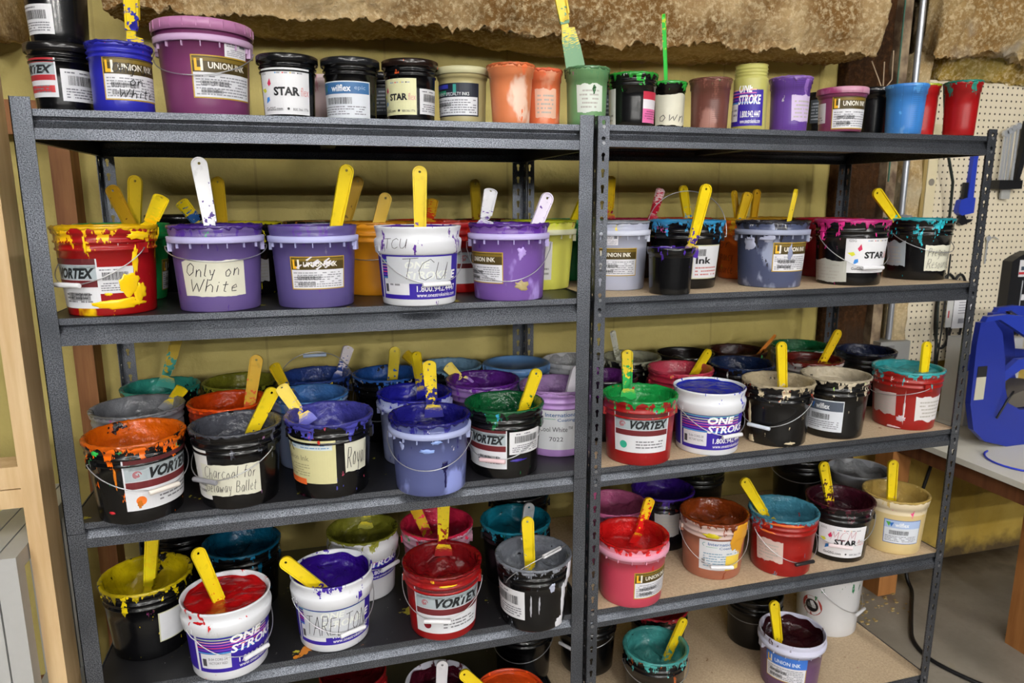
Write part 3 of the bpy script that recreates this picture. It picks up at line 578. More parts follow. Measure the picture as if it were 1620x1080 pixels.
 {'id': 'c4', 'prof': 'pail', 'body': 'e0661e', 'ink': 'd8a020', 'fill': 0.006, 'crust': 0.5, 'desc': 'orange pail with handwriting on its side, behind the black pails', 'X': 0.6574, 'Y': 0.3425, 'z': 1.389, 'Rt': 0.1021, 'Rb': 0.081, 'H': 0.1847, 'lab': [['mark', -3.497, -2.555, 0.0108, 0.1293, 'for|Pregnancy|Resource', '402010']], 'un': 'R', 'lv': 2},
 {'id': 'c5', 'prof': 'union', 'body': '4a5270', 'ink': '2a2a34', 'fill': 0.006, 'crust': 0.9, 'desc': 'slate blue grey pail with gold headed label on the right second shelf', 'X': 0.6058, 'Y': 0.1383, 'z': 1.389, 'Rt': 0.1011, 'Rb': 0.0856, 'H': 0.183, 'smear': '9aa2bc', 'flange': '9aa0b8', 'lab': [['union', -2.131, -0.78, 0.0458, 0.1265]], 'blob': [[-2.874, 0.1222, 0.378, 0.0388, 'b0b4cc'], [-2.291, 0.1365, 0.42, 0.0208, 'a8acc4'], [-1.607, 0.0986, 0.174, 0.0455, '8a90ac']], 'bail': [0.95, 0.102, None, 3], 'un': 'R', 'lv': 2},
 {'id': 'c6', 'prof': 'pail', 'body': '8a1422', 'ink': 'c0203a', 'fill': 0.004, 'crust': 0.5, 'desc': 'dark red pail behind the black star logo pail', 'X': 0.9511, 'Y': 0.3286, 'z': 1.389, 'Rt': 0.1043, 'Rb': 0.0872, 'H': 0.1841, 'un': 'R', 'lv': 2},
 {'id': 'c7', 'prof': 'pail', 'body': '101013', 'ink': 'd8308a', 'fill': 0.006, 'crust': 0.9, 'desc': 'black pail with magenta crust and white star logo label', 'X': 0.8649, 'Y': 0.1219, 'z': 1.389, 'Rt': 0.1037, 'Rb': 0.0868, 'H': 0.1843, 'lab': [['star', -2.407, -0.757, 0.037, 0.1393], ['tape', -3.631, -2.315, 0.004, 0.0755, 'b8b8b0']], 'bail': [-1.639, 0.0531, 'e6e6ea', 0], 'un': 'R', 'lv': 2},
 {'id': 'c8', 'prof': 'pail', 'body': '101013', 'ink': '2ab0c0', 'fill': 0.006, 'crust': 1, 'desc': 'black pail with turquoise crust and torn handwritten label, rightmost on the second shelf', 'X': 1.1635, 'Y': 0.1791, 'z': 1.389, 'Rt': 0.1006, 'Rb': 0.0859, 'H': 0.185, 'splat': 'c04a20', 'lab': [['tape', -3.419, -2.649, 0.0361, 0.1197, 'a0a8b0'], ['hand', -2.088, -0.927, 0.0267, 0.1094, 'Pregnancy|Resource', -6]], 'bail': [-1.481, 0.0852, None, 2], 'un': 'R', 'lv': 2},
 {'id': 'c9', 'prof': 'pail', 'body': '30161a', 'ink': 'c02a50', 'fill': 0.004, 'crust': 0.5, 'desc': 'pink red rimmed pail at the back behind the pale grey pail', 'X': 0.3182, 'Y': 0.4812, 'z': 1.389, 'Rt': 0.098, 'Rb': 0.0865, 'H': 0.1839, 'un': 'R', 'lv': 2},
 {'id': 'c10', 'prof': 'pail', 'body': '201414', 'ink': 'e04a1a', 'fill': 0.004, 'crust': 0.5, 'desc': 'orange rimmed black pail at the back behind the sky blue crusted pail', 'X': 0.5189, 'Y': 0.4939, 'z': 1.389, 'Rt': 0.0981, 'Rb': 0.0865, 'H': 0.1839, 'un': 'R', 'lv': 2},
 {'id': 'c11', 'prof': 'pail', 'body': '18181a', 'ink': 'c8981c', 'fill': 0.004, 'crust': 0.5, 'desc': 'ochre rimmed black pail at the back behind the slate pail', 'X': 0.8256, 'Y': 0.4938, 'z': 1.389, 'Rt': 0.0982, 'Rb': 0.0865, 'H': 0.1839, 'un': 'R', 'lv': 2},
 {'id': 'd1', 'prof': 'pail', 'body': '101013', 'ink': 'e8680a', 'fill': 0.068, 'crust': 1, 'desc': 'black pail full of orange ink with a swirl logo label on the third shelf', 'X': -1.075, 'Y': 0.0536, 'z': 0.937, 'Rt': 0.1045, 'Rb': 0.0864, 'H': 0.1833, 'patch': 1, 'lab': [['vortex', -1.667, 0.18, 0.0314, 0.1489, 'o']], 'blob': [[-1.373, 0.0469, 0.12, 0.0193, 'c87018'], [-1.833, 0.1112, 0.056, 0.0502, 'd87818'], [-2.051, 0.0278, 0.163, 0.0062, 'c02830'], [-2.193, 0.1674, 0.186, 0.012, '30c050']], 'bail': [-0.885, 0.0748, 'e8e0d8', 0], 'un': 'L', 'lv': 3},
 {'id': 'd2', 'prof': 'pail', 'body': '101013', 'ink': '50525c', 'fill': 0.068, 'crust': 0.6, 'desc': 'black pail of charcoal grey ink with a handwritten paper label', 'X': -0.8632, 'Y': 0.0729, 'z': 0.937, 'Rt': 0.1032, 'Rb': 0.0856, 'H': 0.181, 'splat': 'a070a0', 'lab': [['hand', -2.493, -0.943, 0.0327, 0.1118, 'Charcoal for|Getaway Ballet', 3], ['blank', -2.97, -2.233, 0.0231, 0.1433]], 'bail': [-2.234, 0.0752, '8a8a90', 0], 'un': 'L', 'lv': 3},
 {'id': 'd3', 'prof': 'pail', 'body': '101013', 'ink': '4444a0', 'fill': 0.068, 'crust': 1, 'desc': 'black pail of violet blue ink with yellowed label and paper flap', 'X': -0.65, 'Y': 0.0748, 'z': 0.937, 'Rt': 0.1046, 'Rb': 0.0871, 'H': 0.1863, 'splat': 'b0405a', 'lab': [['old', -3.091, -1.468, 0.0397, 0.1478], ['hand', -1.258, -0.555, 0.0601, 0.1406, 'Royal', 30]], 'blob': [[-2.499, 0.0005, 0.29, 0.007, '7a3050'], [-1.843, 0.1452, 0.06, 0.0094, 'c02818']], 'un': 'L', 'lv': 3},
 {'id': 'd4', 'prof': 'union', 'body': '565e90', 'ink': '1c1a78', 'fill': 0.052, 'crust': 0.9, 'desc': 'slate blue translucent pail with navy ink and wire bail, centre of the third shelf', 'X': -0.413, 'Y': 0.019, 'z': 0.937, 'Rt': 0.099, 'Rb': 0.0852, 'H': 0.1811, 'smear': '8e9ada', 'flange': 'a8b0d8', 'blob': [[-1.338, 0.0748, 0.202, 0.0274, '14124a'], [-1.319, 0.0421, 0.057, 0.0456, '14124a'], [-1.689, 0.1893, 0.046, 0.0336, '3a3a80'], [-1.573, 0.1385, 0.257, 0.0095, '8aa4e0'], [-1.818, 0.116, 0.419, 0.0111, '8aa4e0'], [-2.529, 0.1244, 0.121, 0.0229, '9aa4d0']], 'bail': [-1.859, 0.0713, None, 0], 'un': 'L', 'lv': 3},
 {'id': 'd5', 'prof': 'pail', 'body': '101013', 'ink': '0c5a30', 'fill': 0.068, 'crust': 0.8, 'desc': 'black pail of dark green ink with metallic logo label and pinkish bail grip', 'X': -0.2079, 'Y': 0.0774, 'z': 0.937, 'Rt': 0.1026, 'Rb': 0.0858, 'H': 0.1807, 'lab': [['vortex', -3.261, -1.761, 0.0278, 0.1364], ['barcode', -1.694, -0.633, 0.066, 0.1262]], 'blob': [[-1.427, 0.0496, 0.437, 0.0069, '3a2a90'], [-1.954, 0.1841, 0.096, 0.0259, '10803a']], 'bail': [-2.126, 0.0549, 'e0c0c4', 0], 'un': 'L', 'lv': 3},
 {'id': 'd6', 'prof': 'pail', 'body': 'b48ccc', 'ink': 'b890cc', 'fill': 0.068, 'crust': 0.6, 'desc': 'lilac pail with white printed label partly hidden by the middle post', 'X': -0.0244, 'Y': 0.1903, 'z': 0.937, 'Rt': 0.1051, 'Rb': 0.0867, 'H': 0.1873, 'lab': [['intl', -2.505, -1.105, 0.0214, 0.1358, 'cw']], 'un': 'L', 'lv': 3},
 {'id': 'd7', 'prof': 'pail', 'body': '7a7c84', 'ink': '8a8c92', 'fill': 0.068, 'crust': 0.7, 'desc': 'pail of light grey ink behind the orange ink pail', 'X': -1.1131, 'Y': 0.2682, 'z': 0.937, 'Rt': 0.1085, 'Rb': 0.0865, 'H': 0.187, 'un': 'L', 'lv': 3},
 {'id': 'd8', 'prof': 'pail', 'body': '141618', 'ink': '38a090', 'fill': 0.068, 'crust': 0.8, 'desc': 'black pail of teal green ink in the left back corner of the third shelf', 'X': -1.0994, 'Y': 0.4837, 'z': 0.937, 'Rt': 0.1024, 'Rb': 0.0865, 'H': 0.1841, 'patch': 1, 'un': 'L', 'lv': 3},
 {'id': 'd9', 'prof': 'pail', 'body': 'a03010', 'ink': 'e84e0c', 'fill': 0.052, 'crust': 0.7, 'desc': 'pail brimming with bright orange red ink behind the charcoal pail', 'X': -0.8995, 'Y': 0.2784, 'z': 0.937, 'Rt': 0.1002, 'Rb': 0.0865, 'H': 0.1832, 'un': 'L', 'lv': 3},
 {'id': 'd10', 'prof': 'pail', 'body': '3a3a18', 'ink': '8a8a2a', 'fill': 0.068, 'crust': 0.7, 'desc': 'pail of olive green ink at the back behind the orange red pail', 'X': -0.8896, 'Y': 0.4857, 'z': 0.937, 'Rt': 0.1024, 'Rb': 0.0865, 'H': 0.1838, 'un': 'L', 'lv': 3},
 {'id': 'd11', 'prof': 'pail', 'body': '8a9cc0', 'ink': '4a82cc', 'fill': 0.052, 'crust': 0.7, 'desc': 'pail of medium blue ink behind the violet blue pail', 'X': -0.6948, 'Y': 0.2791, 'z': 0.937, 'Rt': 0.0996, 'Rb': 0.0865, 'H': 0.1853, 'un': 'L', 'lv': 3},
 {'id': 'd12', 'prof': 'pail', 'body': '22263a', 'ink': '2e4a98', 'fill': 0.052, 'crust': 0.9, 'desc': 'pail of cobalt blue ink at the back with raised bail', 'X': -0.6778, 'Y': 0.4875, 'z': 0.937, 'Rt': 0.1045, 'Rb': 0.0865, 'H': 0.1875, 'bail': [1.576, 0.2424, 'a8b8d0', 3], 'un': 'L', 'lv': 3},
 {'id': 'd13', 'prof': 'pail', 'body': '101013', 'ink': '2a5aa8', 'fill': 0.052, 'crust': 0.7, 'desc': 'black pail with steel blue rim behind the gap between the violet and slate pails', 'X': -0.4723, 'Y': 0.4342, 'z': 0.937, 'Rt': 0.1028, 'Rb': 0.0865, 'H': 0.1908, 'bail': [-2.1, 0.0703, None, 0], 'un': 'L', 'lv': 3},
 {'id': 'd14', 'prof': 'union', 'body': 'a0a8d0', 'ink': '2424a8', 'fill': 0.052, 'crust': 0.8, 'desc': 'pail of deep royal blue ink right behind the slate blue pail', 'X': -0.4205, 'Y': 0.2291, 'z': 0.937, 'Rt': 0.1013, 'Rb': 0.0865, 'H': 0.1819, 'rimc': 'a8b0d8', 'un': 'L', 'lv': 3},
 {'id': 'd15', 'prof': 'pail', 'body': '8a6a9a', 'ink': '6a2a98', 'fill': 0.052, 'crust': 0.7, 'desc': 'pail of glossy purple ink behind the dark green pail', 'X': -0.2152, 'Y': 0.2903, 'z': 0.937, 'Rt': 0.1054, 'Rb': 0.0865, 'H': 0.1896, 'rimc': '8a6aa4', 'un': 'L', 'lv': 3},
 {'id': 'd16', 'prof': 'pail', 'body': '202830', 'ink': '8ab4d4', 'fill': 0.052, 'crust': 0.8, 'desc': 'pail with pale sky blue rim at the back, third shelf centre', 'X': -0.2732, 'Y': 0.4923, 'z': 0.937, 'Rt': 0.0997, 'Rb': 0.0865, 'H': 0.1894, 'un': 'L', 'lv': 3},
 {'id': 'd17', 'prof': 'union', 'body': '8ab0dc', 'ink': None, 'fill': 0, 'crust': 0, 'desc': 'closed light blue lidded pail at the back of the third shelf', 'X': -0.0695, 'Y': 0.4474, 'z': 0.937, 'Rt': 0.1014, 'Rb': 0.0865, 'H': 0.1852, 'lid': '6a98d0', 'un': 'L', 'lv': 3},
 {'id': 'd18', 'prof': 'pail', 'body': 'c8c8cc', 'ink': 'a8a8ac', 'fill': 0.068, 'crust': 0.3, 'desc': 'whitish grey pail at the back beside the right back post', 'X': 0.1384, 'Y': 0.4889, 'z': 0.9315, 'Rt': 0.1031, 'Rb': 0.0865, 'H': 0.1895, 'un': 'R', 'lv': 3},
 {'id': 'e1', 'prof': 'pail', 'body': '9c1214', 'ink': '1aa04a', 'fill': 0.052, 'crust': 1, 'desc': 'red pail of bright green ink with swirl logo label', 'X': 0.1793, 'Y': 0.0786, 'z': 0.9315, 'Rt': 0.1023, 'Rb': 0.0873, 'H': 0.1799, 'lab': [['vortex', -2.776, -1.092, 0.0373, 0.148, 'g']], 'un': 'R', 'lv': 3},
 {'id': 'e2', 'prof': 'stroke', 'body': 'e6e8ee', 'ink': '1c2cc0', 'fill': 0.008, 'crust': 0.1, 'desc': 'white pail brimful of royal blue ink with purple striped label', 'X': 0.4033, 'Y': 0.0942, 'z': 0.9315, 'Rt': 0.1016, 'Rb': 0.0862, 'H': 0.1813, 'lab': [['stroke', -3.673, -0.573, 0.0174, 0.1288, 'blue']], 'bail': [-1.414, 0.0619, 'e6e6ea', 0], 'un': 'R', 'lv': 3},
 {'id': 'e3', 'prof': 'pail', 'body': '0e0e12', 'ink': 'c8b898', 'fill': 0.052, 'crust': 0.9, 'desc': 'plain black pail with beige crusted rim and white bail grip, no label', 'X': 0.6351, 'Y': 0.1003, 'z': 0.9315, 'Rt': 0.1025, 'Rb': 0.0864, 'H': 0.1808, 'blob': [[-3.102, 0.0828, 0.127, 0.0659, 'c8b898'], [-3.027, 0.0086, 0.275, 0.0275, 'c8b898'], [-1.677, 0.0116, 0.367, 0.0079, 'c8b898']], 'bail': [-2.645, 0.0595, 'd8e0ee', 0], 'un': 'R', 'lv': 3},
 {'id': 'e4', 'prof': 'pail', 'body': '121214', 'ink': 'c0b49c', 'fill': 0.052, 'crust': 0.8, 'desc': 'black pail with beige rim and grey white printed label beside the red teal pail', 'X': 0.8457, 'Y': 0.1104, 'z': 0.9315, 'Rt': 0.1008, 'Rb': 0.0848, 'H': 0.1808, 'splat': '9ac060', 'lab': [['wilflex', -3.148, -1.953, 0.0222, 0.1185, 'grey']], 'un': 'R', 'lv': 3},
 {'id': 'e5', 'prof': 'pail', 'body': '981812', 'ink': '3aa8ac', 'fill': 0.02, 'crust': 1, 'desc': 'red pail of turquoise ink with peeling white labels, rightmost on the third shelf', 'X': 1.1251, 'Y': 0.1212, 'z': 0.9315, 'Rt': 0.103, 'Rb': 0.087, 'H': 0.1834, 'splat': 'd8d0d0', 'lab': [['tape', -3.532, -2.599, 0.0397, 0.1171, 'b8a8a4'], ['tape', -2.037, -0.831, 0.0266, 0.1139, 'd8d4d4']], 'blob': [[-2.353, 0.0657, 0.055, 0.0934, 'd8d0d0'], [-2.418, 0.0358, 0.267, 0.0184, 'c8b8c0'], [-2.649, 0.0024, 0.414, 0.0123, 'c8a8a8']], 'bail': [2.985, 0.1655, '6a90c8', 4], 'un': 'R', 'lv': 3},
 {'id': 'e6', 'prof': 'pail', 'body': 'b82a44', 'ink': 'd84a62', 'fill': 0.052, 'crust': 0.7, 'desc': 'pink red pail of rose ink behind the royal blue pail', 'X': 0.4254, 'Y': 0.3036, 'z': 0.9315, 'Rt': 0.1015, 'Rb': 0.0865, 'H': 0.1838, 'un': 'R', 'lv': 3},
 {'id': 'e7', 'prof': 'pail', 'body': '141416', 'ink': 'a8a890', 'fill': 0.052, 'crust': 0.8, 'desc': 'black pail with sage grey crust at the back left of the right unit', 'X': 0.3455, 'Y': 0.493, 'z': 0.9315, 'Rt': 0.099, 'Rb': 0.0865, 'H': 0.1846, 'un': 'R', 'lv': 3},
 {'id': 'e8', 'prof': 'pail', 'body': '141212', 'ink': '18100e', 'fill': 0.052, 'crust': 0.3, 'desc': 'very dark pail at the back behind the rose ink pail', 'X': 0.5481, 'Y': 0.4933, 'z': 0.9315, 'Rt': 0.0987, 'Rb': 0.0865, 'H': 0.1862, 'un': 'R', 'lv': 3},
 {'id': 'e9', 'prof': 'pail', 'body': '24120e', 'ink': '3a1a10', 'fill': 0.052, 'crust': 0.5, 'desc': 'pail of dark brown ink at the back of the third right shelf', 'X': 0.7517, 'Y': 0.4921, 'z': 0.9315, 'Rt': 0.0999, 'Rb': 0.0865, 'H': 0.1858, 'un': 'R', 'lv': 3},
 {'id': 'e10', 'prof': 'pail', 'body': '141418', 'ink': '182a50', 'fill': 0.052, 'crust': 0.7, 'desc': 'black pail of navy ink behind the beige rimmed pail', 'X': 0.6475, 'Y': 0.3112, 'z': 0.9315, 'Rt': 0.1038, 'Rb': 0.0865, 'H': 0.1849, 'un': 'R', 'lv': 3},
 {'id': 'e11', 'prof': 'pail', 'body': 'b8bcb8', 'ink': '1a7a48', 'fill': 0.052, 'crust': 0.6, 'desc': 'pail of dark green ink in the back row near the right back post', 'X': 1.0092, 'Y': 0.4891, 'z': 0.9315, 'Rt': 0.1029, 'Rb': 0.0865, 'H': 0.1886, 'un': 'R', 'lv': 3},
 {'id': 'e12', 'prof': 'pail', 'body': 'b0a8a4', 'ink': '6a1e18', 'fill': 0.02, 'crust': 0.6, 'desc': 'whitish pail of rust red ink behind the two beige rimmed pails', 'X': 0.91, 'Y': 0.3062, 'z': 0.9315, 'Rt': 0.1002, 'Rb': 0.0865, 'H': 0.1842, 'un': 'R', 'lv': 3},
 {'id': 'e13', 'prof': 'pail', 'body': '121218', 'ink': '1a2240', 'fill': 0.052, 'crust': 0.5, 'desc': 'black pail with dark blue rim behind the turquoise pail', 'X': 1.1874, 'Y': 0.374, 'z': 0.9315, 'Rt': 0.1009, 'Rb': 0.0865, 'H': 0.1843, 'un': 'R', 'lv': 3},
 {'id': 'e14', 'prof': 'pail', 'body': '1a1420', 'ink': '6a2a7a', 'fill': 0.052, 'crust': 0.4, 'desc': 'dark pail with purple rim seen between the middle posts', 'X': 0.1621, 'Y': 0.2837, 'z': 0.9315, 'Rt': 0.0985, 'Rb': 0.0865, 'H': 0.1843, 'un': 'R', 'lv': 3},
 {'id': 'f1', 'prof': 'pail', 'body': '101013', 'ink': 'd8c010', 'fill': 0.068, 'crust': 1, 'desc': 'black pail of yellow ink at the left end of the fourth shelf', 'X': -1.1147, 'Y': 0.1849, 'z': 0.522, 'Rt': 0.1068, 'Rb': 0.0875, 'H': 0.1875, 'patch': 1, 'lab': [['plain', -1.174, -0.145, 0.0427, 0.1226, '']], 'un': 'L', 'lv': 4},
 {'id': 'f2', 'prof': 'stroke', 'body': 'e6e8ee', 'ink': 'c81418', 'fill': 0.014, 'crust': 0.15, 'desc': 'white pail brimful of red ink with purple striped label, leftmost white pail', 'X': -0.9142, 'Y': 0.0525, 'z': 0.522, 'Rt': 0.103, 'Rb': 0.0864, 'H': 0.182, 'lab': [['stroke', -2.976, 0.124, 0.0241, 0.1322, 'red']], 'blob': [[-2.108, 0.1575, 0.25, 0.0069, 'c01820'], [0.086, 0.1448, 0.005, 0.0102, 'c01820']], 'bail': [-0.86, 0.0577, 'e6e6ea', 0], 'un': 'L', 'lv': 4},
 {'id': 'f3', 'prof': 'pail', 'body': '121214', 'ink': '0c5a7a', 'fill': 0.068, 'crust': 0.6, 'desc': 'black pail of dark teal ink behind the red ink pail', 'X': -0.9012, 'Y': 0.3264, 'z': 0.522, 'Rt': 0.1034, 'Rb': 0.0865, 'H': 0.1785, 'un': 'L', 'lv': 4},
 {'id': 'f4', 'prof': 'stroke', 'body': 'e6e8ee', 'ink': '3a149a', 'fill': 0.052, 'crust': 0.3, 'desc': 'white pail of purple ink with TARELTON written on a paper patch', 'X': -0.6641, 'Y': 0.0942, 'z': 0.522, 'Rt': 0.1034, 'Rb': 0.0868, 'H': 0.1839, 'lab': [['stroke', -3.372, -0.272, 0.0217, 0.1296, 'tarelton'], ['mark', -3.085, -2.353, 0.1213, 0.1414, 'TAR']], 'blob': [[-1.904, 0.1707, 0.095, 0.0088, '3a149a'], [-0.926, 0.1329, 0.343, 0.0054, '3a149a']], 'bail': [-1.145, 0.055, 'e6e6ea', 0], 'un': 'L', 'lv': 4},
 {'id': 'f5', 'prof': 'stroke', 'body': 'dcdce0', 'ink': '8a8a2e', 'fill': 0.052, 'crust': 0.5, 'desc': 'white pail of olive ink with purple striped label in the second row', 'X': -0.5721, 'Y': 0.3012, 'z': 0.522, 'Rt': 0.1006, 'Rb': 0.0865, 'H': 0.1833, 'lab': [['stroke', -3.169, -0.069, 0.065, 0.1533, 'olive']], 'bail': [-0.864, 0.098, 'e6e6ea', 0], 'un': 'L', 'lv': 4},
 {'id': 'f6', 'prof': 'pail', 'body': 'c88aa4', 'ink': 'f03058', 'fill': 0.068, 'crust': 0.8, 'desc': 'translucent pail with fluorescent pink ink behind the red ink pail', 'X': -0.3596, 'Y': 0.2803, 'z': 0.522, 'Rt': 0.1054, 'Rb': 0.0865, 'H': 0.1838, 'rimc': 'd0a0b4', 'un': 'L', 'lv': 4},
 {'id': 'f7', 'prof': 'pail', 'body': '9c1012', 'ink': '8a0c14', 'fill': 0.052, 'crust': 0.7, 'desc': 'red pail of deep red ink with swirl logo label on the fourth shelf', 'X': -0.3824, 'Y': 0.0637, 'z': 0.522, 'Rt': 0.1034, 'Rb': 0.0856, 'H': 0.1829, 'splat': 'f0c020', 'lab': [['vortex', -2.583, -0.456, 0.0218, 0.1459, 'r']], 'blob': [[-1.376, 0.1927, 0.55, 0.0069, 'f0c020'], [-1.175, 0.2005, 0.505, 0.0069, '7a88c8'], [-1.61, 0.1599, 0.425, 0.0054, 'f0c020']], 'bail': [-1.874, 0.0675, 'e6e6ea', 0], 'un': 'L', 'lv': 4},
 {'id': 'f8', 'prof': 'pail', 'body': '121214', 'ink': '1c8ea8', 'fill': 0.052, 'crust': 1, 'desc': 'black pail of turquoise blue ink behind the grey ink pail', 'X': -0.1287, 'Y': 0.25, 'z': 0.522, 'Rt': 0.1037, 'Rb': 0.0865, 'H': 0.1804, 'un': 'L', 'lv': 4},
 {'id': 'f9', 'prof': 'pail', 'body': '101013', 'ink': '80848e', 'fill': 0.068, 'crust': 0.8, 'desc': 'black pail of grey ink with white drips, just left of the middle posts', 'X': -0.14, 'Y': 0.0335, 'z': 0.522, 'Rt': 0.1021, 'Rb': 0.0859, 'H': 0.1823, 'splat': 'c8c8d0', 'lab': [['barcode', -3.394, -2.116, 0.0349, 0.1175]], 'blob': [[-0.678, 0.1453, 0.281, 0.0969, 'd0d0d8'], [-0.856, 0.0795, 0.21, 0.1013, 'd0d0d8'], [-0.964, 0.0087, 0.361, 0.0405, 'd8d8de'], [-1.936, 0.077, 0.054, 0.0638, 'b0b0b8'], [-1.702, 0.0804, 0.055, 0.0489, 'b0b0b8'], [-1.319, 0.1254, 0.17, 0.0264, 'b0b4c8']], 'bail': [-1.043, 0.2106, 'e6e6ea', 5], 'un': 'L', 'lv': 4},
 {'id': 'f10', 'prof': 'pail', 'body': '101012', 'ink': '1a1c1c', 'fill': 0.052, 'crust': 0.4, 'desc': 'dark pail in the back left corner of the fourth shelf', 'X': -1.0854, 'Y': 0.4849, 'z': 0.522, 'Rt': 0.0989, 'Rb': 0.0865, 'H': 0.1839, 'un': 'L', 'lv': 4},
 {'id': 'f11', 'prof': 'pail', 'body': '101012', 'ink': '0c2c38', 'fill': 0.052, 'crust': 0.4, 'desc': 'dark pail at the back behind the turquoise blue pail', 'X': -0.0578, 'Y': 0.4545, 'z': 0.522, 'Rt': 0.1006, 'Rb': 0.0865, 'H': 0.1839, 'un': 'L', 'lv': 4},
 {'id': 'g1', 'prof': 'union', 'body': 'c8465c', 'ink': 'd81a1a', 'fill': 0.068, 'crust': 0.9, 'desc': 'pink pail of bright red ink with gold headed label beside the middle posts', 'X': 0.1686, 'Y': 0.0764, 'z': 0.515, 'Rt': 0.104, 'Rb': 0.0876, 'H': 0.1837, 'flange': 'dc9ab0', 'rimc': 'dc8a9c', 'lab': [['union', -1.913, -0.502, 0.0297, 0.111]], 'un': 'R', 'lv': 4},
 {'id': 'g2', 'prof': 'pail', 'body': 'b86a90', 'ink': 'd06a9a', 'fill': 0.052, 'crust': 0.8, 'desc': 'pail of dusty rose pink ink behind the bright red pail', 'X': 0.2062, 'Y': 0.2861, 'z': 0.515, 'Rt': 0.1016, 'Rb': 0.0865, 'H': 0.1828, 'bail': [1.145, 0.0972, None, 3], 'un': 'R', 'lv': 4},
 {'id': 'g3', 'prof': 'pail', 'body': '16141c', 'ink': '3a1a80', 'fill': 0.052, 'crust': 0.8, 'desc': 'black pail of deep purple ink in the second row of the fourth right shelf', 'X': 0.406, 'Y': 0.3486, 'z': 0.515, 'Rt': 0.1028, 'Rb': 0.0865, 'H': 0.1825, 'lab': [['tape', -2.297, -1.386, 0.0508, 0.1363, 'a8a8a8']], 'un': 'R', 'lv': 4},
 {'id': 'g4', 'prof': 'pail', 'body': '121212', 'ink': '2a2c14', 'fill': 0.052, 'crust': 0.5, 'desc': 'black pail streaked with yellow at the back of the fourth right shelf', 'X': 0.6149, 'Y': 0.4932, 'z': 0.515, 'Rt': 0.0988, 'Rb': 0.0865, 'H': 0.1839, 'splat': 'a0a030', 'un': 'R', 'lv': 4},
 {'id': 'g5', 'prof': 'pail', 'body': 'a86850', 'ink': '8a3a10', 'fill': 0.068, 'crust': 0.8, 'desc': 'translucent pail of rust brown ink with white blue lettered label', 'X': 0.4741, 'Y': 0.1438, 'z': 0.515, 'Rt': 0.1026, 'Rb': 0.0861, 'H': 0.1828, 'splat': 'e0a030', 'rimc': 'c0a8a0', 'lab': [['intl', -2.545, -1.151, 0.0321, 0.129, 'ic']], 'blob': [[-2.133, 0.1457, 0.482, 0.0144, 'c8b820'], [-1.212, 0.134, 0.693, 0.1326, 'd89a28']], 'bail': [-1.834, 0.0515, 'e6e6ea', 0], 'un': 'R', 'lv': 4},
 {'id': 'g6', 'prof': 'pail', 'body': '98160f', 'ink': '4a90a8', 'fill': 0.068, 'crust': 0.9, 'desc': 'red pail of dusty blue ink with blank torn label and black bail grip', 'X': 0.6899, 'Y': 0.101, 'z': 0.515, 'Rt': 0.1034, 'Rb': 0.0864, 'H': 0.1835, 'splat': 'e06030', 'lab': [['tape', -3.082, -2.133, 0.0389, 0.1184, 'd0b8b0']], 'blob': [[-2.106, 0.1708, 1.059, 0.0082, 'd86a30'], [-2.649, 0.1408, 0.489, 0.0062, 'd86a30']], 'bail': [-1.502, 0.0533, '202022', 0], 'un': 'R', 'lv': 4},
 {'id': 'g7', 'prof': 'pail', 'body': '101013', 'ink': '401020', 'fill': 0.052, 'crust': 0.7, 'desc': 'black pail of dark maroon ink with star label marked in red pen', 'X': 0.9182, 'Y': 0.1257, 'z': 0.515, 'Rt': 0.1035, 'Rb': 0.0848, 'H': 0.1839, 'lab': [['star', -2.9, -1.278, 0.0173, 0.122, 'MCM']], 'bail': [-2.172, 0.0621, 'e8d8dc', 0], 'un': 'R', 'lv': 4},
 {'id': 'g8', 'prof': 'quart', 'body': 'dcc48c', 'ink': 'd0b060', 'fill': 0.068, 'crust': 0.5, 'desc': 'cream coloured pail with blue bordered label, rightmost on the fourth shelf', 'X': 1.1264, 'Y': 0.1161, 'z': 0.515, 'Rt': 0.0999, 'Rb': 0.0842, 'H': 0.1839, 'splat': 'f04a90', 'rimc': 'e0d0b0', 'lab': [['wilflex', -2.633, -1.374, 0.039, 0.1204, 'cream']], 'blob': [[-2.248, 0.1626, 0.275, 0.0107, 'f04a90'], [-1.838, 0.1618, 0.34, 0.0088, 'b08a30']], 'un': 'R', 'lv': 4},
 {'id': 'g9', 'prof': 'cup', 'body': '8a8c92', 'ink': '96989c', 'fill': 0.068, 'crust': 0.3, 'desc': 'large grey pail in the back right corner of the fourth shelf', 'X': 1.1618, 'Y': 0.3205, 'z': 0.515, 'Rt': 0.1026, 'Rb': 0.0865, 'H': 0.1824, 'lab': [['tape', -3.829, -2.908, 0.0795, 0.1446, '9a9a9c']], 'bail': [0.82, 0.1589, None, 3], 'un': 'R', 'lv': 4},
 {'id': 'g10', 'prof': 'pail', 'body': '0e0e10', 'ink': '0e0e10', 'fill': 0.052, 'crust': 0.2, 'desc': 'black pail at the back between the dusty blue pail and the large grey pail', 'X': 1.0494, 'Y': 0.4934, 'z': 0.515, 'Rt': 0.0986, 'Rb': 0.0865, 'H': 0.1839, 'bail': [-2.143, 0.1204, None, 0], 'un': 'R', 'lv': 4},
 {'id': 'h1', 'prof': 'pail', 'body': '141214', 'ink': '4aa4a0', 'fill': 0.068, 'crust': 0.9, 'desc': 'black pail of teal ink with a spatula on the right bottom shelf', 'X': 0.3098, 'Y': 0.1723, 'z': 0.07, 'Rt': 0.1019, 'Rb': 0.0865, 'H': 0.1838, 'splat': 'c05a20', 'bail': [-1.777, 0.18, 'd8e8e8', 4], 'un': 'R', 'lv': 5},
